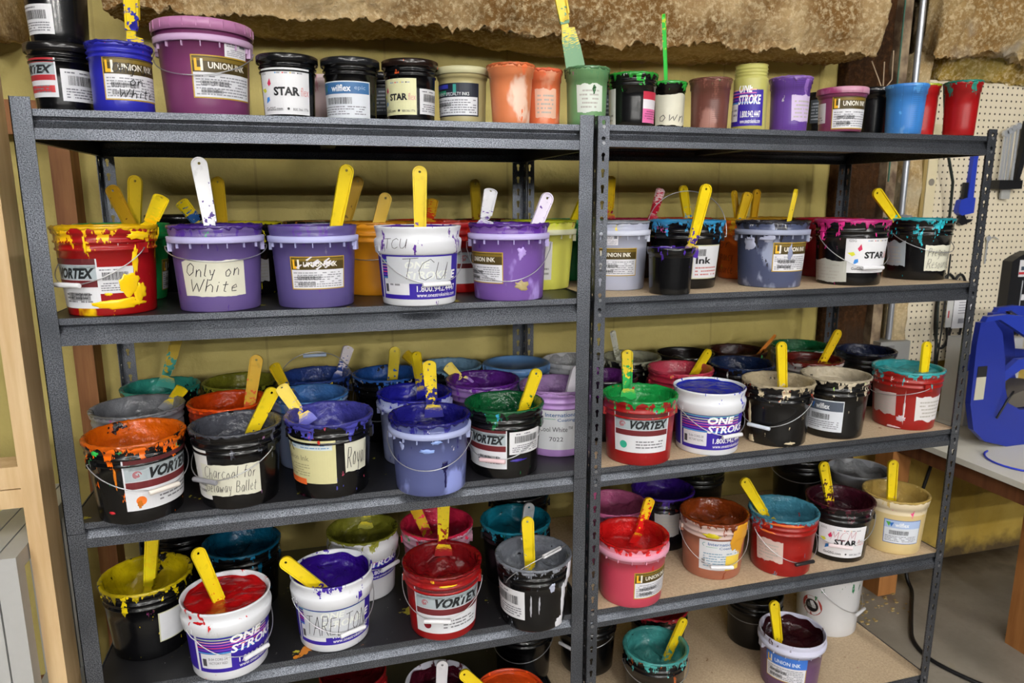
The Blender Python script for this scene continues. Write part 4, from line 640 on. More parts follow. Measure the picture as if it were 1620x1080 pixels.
 {'id': 'h2', 'prof': 'pail', 'body': '141012', 'ink': 'b02030', 'fill': 0.052, 'crust': 0.8, 'desc': 'black pail with red crusted rim behind the teal pail on the bottom shelf', 'X': 0.4242, 'Y': 0.374, 'z': 0.07, 'Rt': 0.0998, 'Rb': 0.0865, 'H': 0.1839, 'un': 'R', 'lv': 5},
 {'id': 'h3', 'prof': 'union', 'body': '6a4a6c', 'ink': '3a1018', 'fill': 0.052, 'crust': 0.3, 'desc': 'translucent pail of dark burgundy ink with blue headed label on the bottom shelf', 'X': 0.7792, 'Y': 0.1265, 'z': 0.07, 'Rt': 0.1045, 'Rb': 0.0873, 'H': 0.1842, 'flange': 'c8c8dc', 'rimc': 'c4c4d8', 'lab': [['union', -3.071, -1.683, 0.0466, 0.1371, 'blue']], 'un': 'R', 'lv': 5},
 {'id': 'h4', 'prof': 'pail', 'body': '0e0e10', 'ink': '141414', 'fill': 0.052, 'crust': 0.2, 'desc': 'black pail behind the burgundy ink pail on the bottom shelf', 'X': 0.8015, 'Y': 0.3656, 'z': 0.07, 'Rt': 0.0983, 'Rb': 0.0865, 'H': 0.1839, 'bail': [-2.446, 0.1581, None, 0], 'un': 'R', 'lv': 5},
 {'id': 'h5', 'prof': 'quart', 'body': 'd8d8da', 'ink': '1a7a48', 'fill': 0.052, 'crust': 0.7, 'desc': 'tall white bucket with round red and black sticker on the bottom shelf', 'X': 1.124, 'Y': 0.3715, 'z': 0.07, 'Rt': 0.119, 'Rb': 0.1029, 'H': 0.2658, 'splat': '1a6a40', 'lab': [['round', -3.15, -2.412, 0.0661, 0.1466]], 'bail': [-1.129, 0.0977, 'e6e6ea', 0], 'un': 'R', 'lv': 5},
 {'id': 'h6', 'prof': 'union', 'body': 'c0c0cc', 'ink': '4a1020', 'fill': 0.052, 'crust': 0.3, 'desc': 'whitish pail of dark red ink at the bottom edge of the picture', 'X': -0.3815, 'Y': 0.1624, 'z': 0.09, 'Rt': 0.0993, 'Rb': 0.0865, 'H': 0.1821, 'rimc': 'c8c8d4', 'un': 'L', 'lv': 5},
 {'id': 'h7', 'prof': 'pail', 'body': 'c0401a', 'ink': 'f0561a', 'fill': 0.012, 'crust': 0.3, 'desc': 'pail brimful of bright orange ink on the bottom shelf', 'X': -0.1972, 'Y': 0.0661, 'z': 0.09, 'Rt': 0.1011, 'Rb': 0.0865, 'H': 0.1824, 'un': 'L', 'lv': 5},
 {'id': 'h8', 'prof': 'pail', 'body': '0e0e10', 'ink': '101012', 'fill': 0.052, 'crust': 0.2, 'desc': 'black pail behind the orange ink pail on the bottom shelf', 'X': -0.0622, 'Y': 0.3901, 'z': 0.09, 'Rt': 0.0989, 'Rb': 0.0865, 'H': 0.1839, 'bail': [-2.16, 0.0888, None, 0], 'un': 'L', 'lv': 5},
 {'id': 'h9', 'prof': 'pail', 'body': '8a1418', 'ink': '7a1018', 'fill': 0.052, 'crust': 0.3, 'desc': 'dark red pail on the bottom shelf seen under the purple ink pail', 'X': -0.6191, 'Y': 0.2787, 'z': 0.09, 'Rt': 0.0975, 'Rb': 0.0865, 'H': 0.1839, 'un': 'L', 'lv': 5},
 {'id': 'h10', 'prof': 'pail', 'body': '0e0e10', 'ink': '101012', 'fill': 0.052, 'crust': 0.2, 'desc': 'black pail with white bail grip behind the middle posts on the bottom shelf', 'X': 0.1591, 'Y': 0.3716, 'z': 0.09, 'Rt': 0.1009, 'Rb': 0.0865, 'H': 0.184, 'bail': [-2.614, 0.1048, 'e6e6ea', 0], 'un': 'L', 'lv': 5},
]
SPATULAS = [
 ('a3', -0.9932, 0.0777, 2.1405, -0.053, 0.0, -0.9986, 0.31, 0, 'e4c818', '2a2ba8', 0.12, 'yellow spatula smeared blue standing in the blue tub'),
 ('a13', -0.0829, 0.0995, 2.2126, 0.2352, 0.0, -0.9719, 0.2834, 10, 'e4c818', '5d8f62', 0.15, 'yellow spatula standing tall in the translucent green cup'),
 ('a16', 0.2467, 0.1566, 2.1067, 0.0871, 0.0, -0.9962, 0.2835, 72, 'c8d830', '2fc040', 0.9, 'spatula coated bright green standing in the small black cup'),
 ('b1', -0.9786, 0.0962, 1.6417, -0.4427, 0.0, -0.8967, 0.1007, 50, 'e4c818', 'f8cc10', 0.3, 'yellow spatula leaning right out of the yellow crusted red pail'),
 ('b6', -1.0738, 0.3127, 1.6915, -0.1055, 0.0, -0.9944, 0.2878, 0, 'd8b820', '20a050', 0.05, 'broad yellow spatula standing upright in the bright green pail'),
 ('b6', -1.1244, 0.2827, 1.6666, 0.346, 0.0, -0.9382, 0.1926, 60, 'c89a20', '603010', 0.3, 'thin brownish yellow spatula leaning left at the left back post'),
 ('b8', -0.9831, 0.343, 1.631, 0.5567, -0.0, -0.8307, 0.0984, 50, 'e4c818', '2a5a9a', 0.5, 'yellow spatula smeared blue leaning left behind the handwritten lavender pail'),
 ('b2', -0.8988, 0.088, 1.7246, 0.0981, 0.0, -0.9952, 0.31, 15, 'eeeef0', '4a2a88', 0.2, 'white spatula leaning left out of the handwritten lavender pail'),
 ('b8', -0.8979, 0.393, 1.6925, 0.0325, 0.0, -0.9995, 0.2268, 52, 'c8a420', 'a08020', 0.1, 'ochre spatula standing behind the white one, in the yellow rimmed pail'),
 ('b3', -0.5787, 0.0862, 1.7123, -0.2291, 0.0, -0.9734, 0.31, 30, 'e4c818', 'f0d41c', 0, 'bright yellow spatula in the scratched label lavender pail'),
 ('b9', -0.5324, 0.4176, 1.6962, -0.317, 0.0, -0.9484, 0.3059, 25, 'b89018', '806010', 0.2, 'dull yellow spatula in the brown rimmed pail behind'),
 ('b10', -0.4723, 0.2715, 1.6501, -0.2967, 0.0, -0.955, 0.2558, 15, 'e0b820', 'd08a1c', 0.2, 'yellow spatula in the amber yellow pail'),
 ('b4', -0.4161, 0.0554, 1.71, -0.016, 0.0, -0.9999, 0.3038, 0, 'e4c818', '5a2a92', 0.08, 'bright yellow spatula upright in the white TCU pail'),
 ('b12', -0.3508, 0.2721, 1.6355, -0.1742, 0.0, -0.9847, 0.0875, 45, 'c89a1c', 'c83a1a', 0.4, 'short ochre spatula just behind the upright yellow one of the white TCU pail'),
 ('b15', -0.1866, 0.4933, 1.694, 0.0342, 0.0, -0.9994, 0.2875, 42, 'a88c1c', '6a1016', 0.2, 'dull ochre spatula standing in the maroon rimmed dark pail'),
 ('b5', -0.2396, 0.0761, 1.6591, -0.2022, 0.0, -0.9793, 0.11, 12, 'c8c8cc', '5a2a92', 0.05, 'grey white spatula on the left of the lilac pail'),
 ('b5', -0.09, 0.0761, 1.6488, -0.3843, 0.0, -0.9232, 0.2632, 18, 'e8dff0', '5a2a92', 0.4, 'white spatula with purple smears on the right of the lilac pail'),
 ('b14', 0.1697, 0.4722, 1.6632, -0.4173, 0.0, -0.9088, 0.2666, 30, 'e4c818', '2a9a58', 0.1, 'yellow spatula mostly hidden behind the middle post'),
 ('c9', 0.2512, 0.4812, 1.7065, -0.0211, 0.0, -0.9998, 0.1515, 35, 'd8b41c', 'c02a50', 0.1, 'yellow spatula just right of the middle posts, second shelf'),
 ('c9', 0.4005, 0.4312, 1.6672, -0.2796, 0.0, -0.9601, 0.1159, 35, 'e8c8cc', 'd02040', 0.6, 'white spatula streaked red and pink at the back of the second shelf'),
 ('c10', 0.5098, 0.4939, 1.6788, 0.2148, 0.0, -0.9767, 0.2809, 25, 'e4c818', '3a9ad0', 0.3, 'yellow spatula with blue smears behind the raised bail'),
 ('c3', 0.3368, 0.0502, 1.6721, -0.2248, 0.0, -0.9744, 0.1931, 22, 'e4c818', '4a2a98', 0.03, 'bright yellow spatula in the small black quart tub'),
 ('c4', 0.6042, 0.3425, 1.6608, 0.206, 0.0, -0.9785, 0.2633, 50, 'd0a81c', '2a70b0', 0.2, 'left yellow spatula in the orange pail with handwriting'),
 ('c4', 0.6363, 0.3125, 1.6547, -0.2617, 0.0, -0.9651, 0.1414, 15, 'e0b81c', '2a70b0', 0.1, 'right yellow spatula in the orange pail with handwriting'),
 ('c11', 0.7906, 0.4938, 1.6676, -0.0732, 0.0, -0.9973, 0.2652, 30, 'c89a1c', '8a6a1c', 0.2, 'dull yellow spatula in the ochre rimmed black pail'),
 ('c5', 0.6766, 0.1383, 1.6617, -0.177, 0.0, -0.9842, 0.262, 60, 'e0c41c', '2a2a34', 0.3, 'narrow yellow spatula with dark smears in the slate pail'),
 ('c8', 0.9849, 0.1791, 1.6615, 0.7075, -0.0, -0.7067, 0.31, 8, 'e4c818', '2ab0c0', 0.12, 'broad yellow spatula leaning left in the turquoise crusted pail'),
 ('d8', -1.0459, 0.5751, 1.2869, -0.3066, -0.0553, -0.9502, 0.2008, 15, 'c8a81c', '38a090', 0.3, 'yellow spatula in the teal green ink pail, top hidden by the shelf above'),
 ('d7', -1.0163, 0.3423, 1.1469, -0.6299, -0.1761, -0.7564, 0.0768, 45, 'e4c818', '8a8c92', 0.1, 'yellow spatula resting in the light grey ink'),
 ('d9', -0.8256, 0.335, 1.2244, -0.2015, -0.0728, -0.9768, 0.2794, 10, 'e8b81c', 'f0641a', 0.25, 'yellow spatula with a white strip in the orange red ink'),
 ('d2', -0.7761, 0.1434, 1.1788, -0.4844, -0.0864, -0.8706, 0.2358, 25, 'e4c818', '50525c', 0.1, 'yellow spatula leaning right in the charcoal ink'),
 ('d11', -0.7877, 0.3483, 1.1947, 0.3875, -0.1025, -0.9162, 0.1176, 62, 'd8b81c', '2a4a8a', 0.1, 'narrow yellow spatula leaning left in the medium blue ink'),
 ('d3', -0.7626, 0.1453, 1.1838, 0.4987, -0.0984, -0.8611, 0.1216, 25, 'e4c818', '5a5ab8', 0.1, 'yellow spatula leaning left in the violet blue ink'),
 ('d12', -0.5757, 0.5474, 1.1928, -0.3441, -0.1045, -0.9331, 0.1157, 30, 'd8d0d4', '2e4a98', 0.3, 'white spatula in the cobalt blue ink'),
 ('d13', -0.4409, 0.4938, 1.1939, -0.1229, -0.1028, -0.9871, 0.2453, 20, 'd8c01c', '2a5aa8', 0.3, 'yellow spatula in the steel blue rimmed black pail'),
 ('d16', -0.4098, 0.5181, 1.1673, 0.6646, -0.1496, -0.732, 0.0868, 45, 'c8a81c', '8ab4d4', 0.1, 'ochre spatula leaning left in the pale sky blue pail'),
 ('d14', -0.4037, 0.3152, 1.2126, 0.1184, -0.0878, -0.9891, 0.1339, 48, 'e0c41c', '2424a8', 0.2, 'narrow yellow spatula in the royal blue ink'),
 ('d4', -0.3974, 0.1046, 1.2325, 0.0275, -0.0782, -0.9966, 0.1479, 0, 'e4c818', '1c1a78', 0.4, 'yellow spatula smeared navy standing in the slate blue pail'),
 ('d15', -0.3052, 0.3753, 1.1544, 0.6435, -0.1327, -0.7539, 0.0953, 25, 'e4c818', '6a2a98', 0.1, 'yellow spatula lying in the glossy purple ink'),
 ('d5', -0.1051, 0.1129, 1.1901, -0.3735, -0.0901, -0.9233, 0.2589, 20, 'e4c818', '0c5a30', 0.3, 'yellow spatula with green smears in the dark green ink'),
 ('d6', 0.049, 0.2192, 1.165, -0.3157, -0.1328, -0.9395, 0.2273, 25, 'e0dce4', 'b890cc', 0.3, 'white spatula in the lilac pail beside the middle post'),
 ('e1', 0.1787, 0.1698, 1.214, -0.0031, -0.0793, -0.9968, 0.146, 10, 'e4c818', '1aa04a', 0.5, 'yellow spatula smeared green in the bright green ink'),
 ('e7', 0.3132, 0.5793, 1.1901, 0.1877, -0.094, -0.9777, 0.1264, 60, 'd8d8cc', 'a8a890', 0.3, 'thin whitish spatula in the sage crusted pail'),
 ('e6', 0.5433, 0.3308, 1.1604, -0.6095, -0.1046, -0.7859, 0.2716, 30, 'e8cc1c', 'd84a62', 0.1, 'yellow spatula in the rose ink'),
 ('e9', 0.9026, 0.4916, 1.16, -0.749, -0.1044, -0.6543, 0.2678, 60, 'c87828', '8a4a20', 0.3, 'thin orange brown spatula in the dark brown ink'),
 ('e3', 0.661, 0.1345, 1.2184, 0.0615, -0.0789, -0.995, 0.2727, 15, 'e4c818', 'c8b898', 0.1, 'yellow spatula in the unlabelled black pail'),
 ('e12', 1.0164, 0.311, 1.2042, -0.5244, -0.0781, -0.8479, 0.302, 22, 'e8c41c', '6a1e18', 0.3, 'yellow spatula leaning right in the rust red ink'),
 ('e5', 1.1807, 0.1137, 1.1942, -0.1106, -0.0997, -0.9889, 0.2504, 15, 'e4c818', '3aa8ac', 0.05, 'yellow spatula in the turquoise ink at the right post'),
 ('f1', -1.0934, 0.2116, 0.829, -0.1303, -0.0584, -0.9898, 0.2953, 3, 'e8cc1c', 'e8d61c', 0.4, 'broad yellow spatula standing in the yellow ink'),
 ('f2', -0.97, 0.0487, 0.8257, 0.2928, -0.0713, -0.9535, 0.3023, 50, 'e4c818', 'c81418', 0.03, 'yellow spatula leaning left in the brimful red ink'),
 ('f4', -0.7817, 0.054, 0.768, 0.706, -0.0856, -0.703, 0.2049, 12, 'e4c818', '3a149a', 0.15, 'yellow spatula resting over the left rim of the purple ink pail'),
 ('f5', -0.548, 0.3869, 0.7543, -0.1637, -0.124, -0.9787, 0.1006, 10, 'd8c41c', '8a8a2e', 0.4, 'yellow spatula in the olive ink, handle hidden by the shelf above'),
 ('f6', -0.4291, 0.3412, 0.7695, 0.3671, -0.0893, -0.9259, 0.252, 20, 'e8b81c', 'f03058', 0.4, 'yellow spatula leaning left in the fluorescent pink ink'),
 ('f7', -0.3588, 0.1563, 0.8258, -0.0588, -0.0732, -0.9956, 0.1565, 5, 'e4c818', '8a0c14', 0.3, 'yellow spatula upright in the deep red ink'),
 ('f8', -0.0866, 0.2424, 0.7504, -0.1825, -0.1109, -0.9769, 0.2181, 15, 'c8ccd0', '1c8ea8', 0.2, 'grey white spatula in the turquoise blue ink'),
 ('f9', -0.1487, 0.0632, 0.7949, 0.0351, -0.0763, -0.9965, 0.2591, 10, 'e4c818', '80848e', 0.08, 'yellow spatula in the grey ink'),
 ('g1', 0.2589, 0.1475, 0.7654, -0.3479, -0.08, -0.9341, 0.1449, 18, 'f0c41c', 'd81a1a', 0.55, 'yellow spatula coated red at the bottom in the bright red ink'),
 ('g6', 0.5781, 0.1602, 0.7848, 0.5483, -0.0717, -0.8332, 0.2795, 12, 'e4c818', '4a90a8', 0.1, 'yellow spatula leaning left over the rim of the dusty blue pail'),
 ('g7', 0.8447, 0.1317, 0.8234, 0.2342, -0.0671, -0.9699, 0.303, 15, 'e4c818', '401020', 0.4, 'yellow spatula with maroon smears in the dark maroon ink'),
 ('g8', 1.1145, 0.1296, 0.8028, -0.0007, -0.0745, -0.9972, 0.2743, 3, 'e4c818', 'd0b060', 0.05, 'yellow spatula upright in the cream coloured pail'),
 ('h1', 0.422, 0.1961, 0.3136, -0.4551, -0.0808, -0.8868, 0.2578, 20, 'e4c818', '4aa4a0', 0.3, 'yellow spatula in the teal ink on the bottom shelf'),
 ('h3', 0.7064, 0.1361, 0.3623, 0.149, -0.0714, -0.9863, 0.282, 10, 'e4c818', '3a1018', 0.03, 'yellow spatula in the dark burgundy ink'),
 ('h6', -0.3691, 0.1745, 0.3282, -0.0831, -0.115, -0.9899, 0.2249, 5, 'e4e0e4', '4a1020', 0.15, 'white spatula in the dark red ink at the bottom edge'),
 ('h7', -0.3278, 0.1128, 0.3266, 0.6855, -0.1088, -0.7199, 0.2699, 15, 'e4c818', 'f0561a', 0.1, 'yellow spatula leaning left at the bright orange ink pail'),
]
MS = {}
# ------------------------------------------------------------------ pails, tubs, cups, jar
NAMES = {'pail': ('ink_pail', 'bucket'), 'stroke': ('ink_pail', 'bucket'), 'union': ('ink_pail', 'bucket'), 'quart': ('ink_tub', 'tub'), 'cup': ('mixing_cup', 'cup'), 'jar': ('ink_jar', 'jar')}
WIRE = None
def make_container(P, idx):
    rnd = random.Random(idx*13+5); seed = idx*1.37
    nm, cat = NAMES[P['prof']]
    if P['H'] < .16 and P['prof'] == 'pail': nm, cat = 'ink_tub', 'tub'
    if P['H'] > .16 and P['prof'] in ('quart', 'cup'): nm, cat = 'ink_pail', 'bucket'
    root = empty(nm, (P['X'], P['Y'], P['z']+.0006))
    side = 'left' if P['un'] == 'L' else 'right'; lv = {1: 'top', 1.5: 'top', 2: 'second', 3: 'third', 4: 'fourth', 5: 'bottom'}[P['lv']]
    tag(root, P['desc'], cat, f"ink containers on the {lv} shelf of the {side} unit")
    bm_ = mat_body(P, seed); b = MB()
    b.lathe(body_profile(P), 64, 0)
    H, Rt = P['H'], P['Rt']; R = lambda z: R_at(P, z)
    az = (P['bail'][0] if P.get('bail') else -1.8)
    mats = [bm_]
    if P.get('flange'): mats.append(flat(P['flange'], .4))
    fi = len(mats)-1
    if P['prof'] == 'union':            # skirt ribs and paler flange ring
        b.lathe([(R(H-.036)+.0005, H-.0362), (R(H-.036)+.0070, H-.0364), (R(H-.034)+.0080, H-.035), (R(H-.024)+.0083, H-.0235), (R(H-.022)+.001, H-.0222)], 64, fi)
        for k in range(16):
            a = az+.2+2*pi*k/16; M = Matrix.Rotation(a, 4, 'Z'); r0 = R(H-.045)
            b.box(r0-.001, r0+.0055, -.0008, .0008, H-.047, H-.0355, fi, M)
    if P['prof'] in ('pail', 'stroke', 'union') and H > .16:   # bail ears
        for s in (-1, 1):
            M = Matrix.Rotation(az+s*pi/2, 4, 'Z'); r0 = R(H-.05)
            b.box(r0-.002, r0+.0075, -.012, .012, H-.056, H-.034, fi, M)
    bod = b.build('body', mats, root)
    if P.get('ink'):
        patch = bool(P.get('patch')); bc = P['body']
        io = make_ink(P, seed); io.build('ink', mat_ink(P['ink'], bc, H, seed, patch, P['fill']), root)
    if P.get('lid'):
        lb = MB(); lc = P['lid']
        if P['prof'] == 'union':
            lb.lathe([(0, H+.0035), (Rt-.014, H+.0035), (Rt-.012, H+.0095), (Rt+.001, H+.0095), (Rt+.0035, H+.008), (Rt+.004, H-.014), (Rt+.0025, H-.014), (Rt+.0005, H-.001), (Rt+.0005, H+.001), (0, H+.001)], 64)
            for k in range(24):
                M = Matrix.Rotation(2*pi*k/24, 4, 'Z'); lb.box(Rt+.003, Rt+.0052, -.0007, .0007, H-.010, H+.006, 0, M)
        else:
            lb.lathe([(0, H+.003), (Rt-.012, H+.003), (Rt-.010, H+.007), (Rt+.0005, H+.007), (Rt+.0028, H+.005), (Rt+.0030, H-.009), (Rt+.0018, H-.010), (Rt+.0004, H-.009), (Rt+.0004, H+.001), (0, H+.001)], 64)
        q = dict(P); q['body'] = lc; q['crust'] = 0; q['ink'] = None
        q['splat'] = P.get('splat') or ('8a2a5a' if lc == 'c890a8' else None); q['smear'] = '9a3a6a' if lc == 'c890a8' else None; q['grad'] = None
        lb.build('lid', mat_body(q, seed+5), root)
    elif not P.get('ink'):
        lb = MB()
        if P['prof'] == 'jar':
            lb.lathe([(0, H+.0006), (Rt-.012, H+.0006), (Rt-.006, H+.0016), (Rt-.004, H+.0008), (Rt-.004, H-.0004), (0, H-.0004)], 48)
            lb.build('seal', flat('c3be6a', .4), root)
        elif P['id'] == 'a10':
            lb.lathe([(0, H+.004), (Rt-.006, H+.004), (Rt+.001, H+.003), (Rt+.002, H-.008), (Rt+.0005, H-.009), (Rt+.0003, H+.001), (0, H+.001)], 64)
            lb.build('lid', flat('bdb788', .4), root)
        else:
            lb.lathe([(0, H+.002), (Rt-.006, H+.002), (Rt+.0015, H+.001), (Rt+.002, H-.008), (Rt+.0005, H-.008), (Rt+.0003, H+.0006), (0, H+.0006)], 64)
            lb.build('lid', flat('1c1c1e', .4), root)
    for L in P.get('lab', []):
        kind, a0, a1, z0, z1 = L[:5]; arg = L[5] if len(L) > 5 else None
        if a1-a0 < .08: continue
        zm = (z0+z1)/2; w = (a1-a0)*R(zm)
        lab = draw_label(kind, arg, w, z1-z0, rnd)
        nm_ = 'handwriting' if kind == 'mark' else 'label'
        lo = lab.wrap(P, a0, a1, z0, nm_, root, base=.0005 if nm_ == 'label' else (.0092 if P['prof'] == 'stroke' else .0008))
        if kind in ('hand', 'tape'): lo['label'] = 'torn paper label' if kind == 'tape' else 'handwritten paper note'
    for k_, (a_, z_, wa, hz, c_) in enumerate(P.get('blob', [])):
        n_ = 28; vs = []; cols = 7; sd = idx*7.7+k_*3.1
        for j in range(cols+1):                     # concentric rings of an irregular splash
            f_ = j/cols
            for i in range(n_):
                q = 2*pi*i/n_; rr = f_*(1+.55*noise.noise(Vector((cos(q)*2.2+sd, sin(q)*2.2, sd)))+.25*noise.noise(Vector((cos(q)*6+sd, sin(q)*6, 1))))
                z2 = max(.004, min(H-.004, z_+hz/2*rr*sin(q))); RR = R(z2)+.0013+.0016*(1-f_**2)+(.004 if z2 > H-.05 and P['prof'] != 'quart' else 0)
                if f_ == 1: RR -= .0014
                aa = a_+wa/2*rr*cos(q); vs.append((RR*cos(aa), RR*sin(aa), z2))
        fs = [(j*n_+i, j*n_+(i+1) % n_, (j+1)*n_+(i+1) % n_, (j+1)*n_+i) for j in range(cols) for i in range(n_)]
        sb = MB(); sb.add(vs, fs, 0, True); sb.build('ink_smear', flat(c_, .25, 0, .5, 'dried_ink'), root)
    if P.get('bail'):
        az, zb, gc, mode = P['bail']; ze = H-.045
        t = Vector((-sin(az), cos(az), 0)); n = Vector((cos(az), sin(az), 0)); up = zb > H-.02 and mode not in (4,)
        if mode == 4: zb = min(zb, ze-.035); gc = None
        pts = []; N_ = 40
        for i in range(N_+1):
            s = pi*i/N_
            if mode == 5:
                q = t*cos(s)*(Rt+.004)+n*sin(s)*(Rt*.72); z = ze+.075*sin(s)**.8
            elif up:
                rise = zb-ze; q = t*cos(s)*(Rt+.004)*1.0+n*sin(s)*(Rt*.55); z = ze+rise*sin(s)**.8
            else:
                drop = max(.03, ze-max(zb, .02)); z = ze-drop*sin(s)**.85
                rr = max(R(z)+.0105, 0)
                if z > H-.066: rr = max(rr, R(z)+.0125 if P['prof'] != 'pail' else R(z)+.010)
                q = (t*cos(s)+n*sin(s))*rr
            pts.append((q.x, q.y, z))
        r0 = Vector(pts[0]); r1 = Vector(pts[-1])
        pts = [tuple(r0-t*.008)]+pts+[tuple(r1+t*.008)]
        bb = MB(); bb.tube(pts, .0012, 6)
        bo = bb.build('bail', WIRE, root)
        if gc:
            mid = len(pts)//2; a, c_ = Vector(pts[mid-6]), Vector(pts[mid+6])
            m = (a+c_)/2; d = (c_-a).normalized()
            if not up and mode != 5:
                off = Vector((pts[mid][0], pts[mid][1], 0)).normalized(); m = Vector(pts[mid])+off*.004
            g = MB(); hl = .034 if H > .16 else .02
            g.tube([m-d*hl, m-d*(hl-.002), m-d*.012, m, m+d*.012, m+d*(hl-.002), m+d*hl], [.0045, .0058, .0055, .0057, .0055, .0058, .0045], 12)
            g.build('grip', flat(gc, .4), bo)
    return root

# ------------------------------------------------------------------ spatulas
def fill2d(loops, th, z0, mi=0, out=None):
    """flat plate from an outer loop and holes, thickness th (along y)"""
    bm = bmesh.new(); edges = []
    for lp in loops:
        vs = [bm.verts.new((p[0], 0, p[1])) for p in lp]
        edges += [bm.edges.new((vs[i], vs[(i+1) % len(vs)])) for i in range(len(vs))]
    bmesh.ops.triangle_fill(bm, use_beauty=True, edges=edges)
    for v in bm.verts: v.co.y = z0
    r = bmesh.ops.extrude_face_region(bm, geom=bm.faces[:])
    for g in r['geom']:
        if isinstance(g, bmesh.types.BMVert): g.co.y = z0+th
    bmesh.ops.recalc_face_normals(bm, faces=bm.faces)
    vs = [tuple(v.co) for v in bm.verts]; bm.verts.index_update()
    fs = [[v.index for v in f.verts] for f in bm.faces]; bm.free()
    out.add(vs, fs, mi)

def spatula_meshes():
    hb = MB(); HL = .165
    def stadium(w0, w1, z0, z1, n=12):
        p = [(w0, z0)]
        p += [(w1*cos(a), z1-w1+w1*sin(a)) for a in [pi*i/n for i in range(n+1)]]
        p += [(-w0, z0)]
        return p
    outer = stadium(.0135, .0168, 0, HL); inner = stadium(.0100, .0138, .004, HL-.003)
    hole = [(.0032*cos(2*pi*i/12), HL-.014+.0032*sin(2*pi*i/12)) for i in range(12)]
    notch = [(.0135, .022), (.0085, .020), (.0085, 0)]
    outer = notch[::-1]+[(.0142, .0225)]+outer[1:]
    fill2d([outer, inner], .0085, -.00425, 0, hb)
    fill2d([inner, hole], .0025, -.0010, 0, hb)
    hm = hb.mesh('handle')
    bb = MB()   # blade, unit length 1 (scaled), tip at z=0, handle end at z=1
    pts = [(-.022, 0), (.028, .02), (.026, .55), (.0215, .80), (.0205, .90), (.006, .92), (.006, 1.02), (-.0115, 1.02), (-.013, .9), (-.018, .7)]
    fill2d([pts], .0030, -.0015, 0, bb)
    return hm, bb.mesh('blade')

def mat_spat(c, paint, pa, seed, blade=False):
    t = NT('spatula_plastic'); z = t.sep()[2]
    n = t.noise(70, 4, off=seed)
    cc = t.mix(t.math('MULTIPLY', t.ramp(t.noise(40, 5, off=seed+3), .58, .7), .35), lin(c), tuple(x*.45 for x in lin(c)[:3])+(1,))
    if pa > 0:
        if blade: m = t.ramp(t.math('SUBTRACT', t.math('ADD', n, .24+.3*pa), t.math('MULTIPLY', z, .45)), .50, .52)
        else:
            low = t.math('MULTIPLY', t.math('SUBTRACT', .165, z), 1/.165)
            m = t.ramp(t.math('ADD', n, t.math('SUBTRACT', t.math('MULTIPLY', t.math('POWER', low, 2.0), .28), .16-.36*pa)), .62, .635)
        cc = t.mix(m, cc, lin(paint))
    return t.fin(cc, .35, 0, .45)

def place_spatulas():
    hm, bmesh_ = spatula_meshes()
    hm.materials.append(None); bmesh_.materials.append(None)
    front = Vector((-.25, -1, 0)).normalized()
    for i, S in enumerate(SPATULAS):
        bid, tx, ty, tz, nx, ny, nz, Lt, rot, c, paint, pa, desc = S
        T = Vector((tx, ty, tz)); n = Vector((nx, ny, nz)).normalized(); zax = -n
        f = (front-zax*front.dot(zax)).normalized(); f = Matrix.Rotation(radians(rot), 3, zax) @ f
        yax = -f; xax = yax.cross(zax).normalized()
        tip = T+n*Lt
        root = empty('ink_spatula', tip)
        root.matrix_world = Matrix.Translation(tip) @ Matrix((xax, yax, zax)).transposed().to_4x4()
        tag(root, desc, 'spatula', 'spatulas standing in the ink containers')
        bl = max(.035, Lt-.165); hl = Lt-bl
        h = bpy.data.objects.new('handle', hm); col.objects.link(h); h.parent = root; h.location = (0, 0, bl); h.scale = (1, 1, hl/.165)
        b = bpy.data.objects.new('blade', bmesh_); col.objects.link(b); b.parent = root; b.scale = (1, 1, bl)
        for o, mt in ((h, mat_spat(c, paint, pa, i*1.9)), (b, mat_spat(c, paint, max(pa, .35), i*1.9+1, True))):
            o.material_slots[0].link = 'OBJECT'; o.material_slots[0].material = mt

# ------------------------------------------------------------------ shelving
def mat_steel():
    t = NT('hammered_grey_paint'); n = t.noise(420, 2); n2 = t.noise(6, 3)
    c = t.mix(t.ramp(n, .38, .62), lin('3a3d43'), lin('82868f'))
    c = t.mix(t.ramp(n2, .35, .8), c, lin('484b51'))
    t.bump(n, .45, .0014); return t.fin(c, .38, .82, .5)
def mat_darkdeck():
    t = NT('worn_dark_deck'); n = t.noise(5, 4); s = t.noise(32, 5, t.co((1, 1, 1)), .7, 3)
    c = t.mix(n, lin('121214'), lin('232326'))
    c = t.mix(t.ramp(t.noise(60, 4, off=8), .70, .72), c, lin('a8a49c'))
    c = t.mix(t.ramp(t.noise(14, 5, off=14), .66, .67), c, lin('a8a030'))
    c = t.mix(t.ramp(t.noise(12, 5, off=25), .68, .69), c, lin('c87a20'))
    c = t.mix(t.ramp(s, .70, .71), c, lin('3a3440'))
    return t.fin(c, .42, 0, .5)
def mat_particle():
    t = NT('particle_board'); n = t.noise(160, 4, rough=.7); n2 = t.noise(6, 4)
    c = t.mix(t.ramp(n, .35, .7), lin('b49c80'), lin('d8c4a4'))
    c = t.mix(t.math('MULTIPLY', t.ramp(n2, .4, .75), .4), c, lin('a08870'))
    c = t.mix(t.ramp(t.noise(20, 4, off=5), .68, .71), c, lin('86684a'))
    c = t.mix(t.ramp(t.noise(48, 4, off=9), .74, .75), c, lin('a03a48'))
    t.bump(n, .1, .001); return t.fin(c, .65, 0, .3)

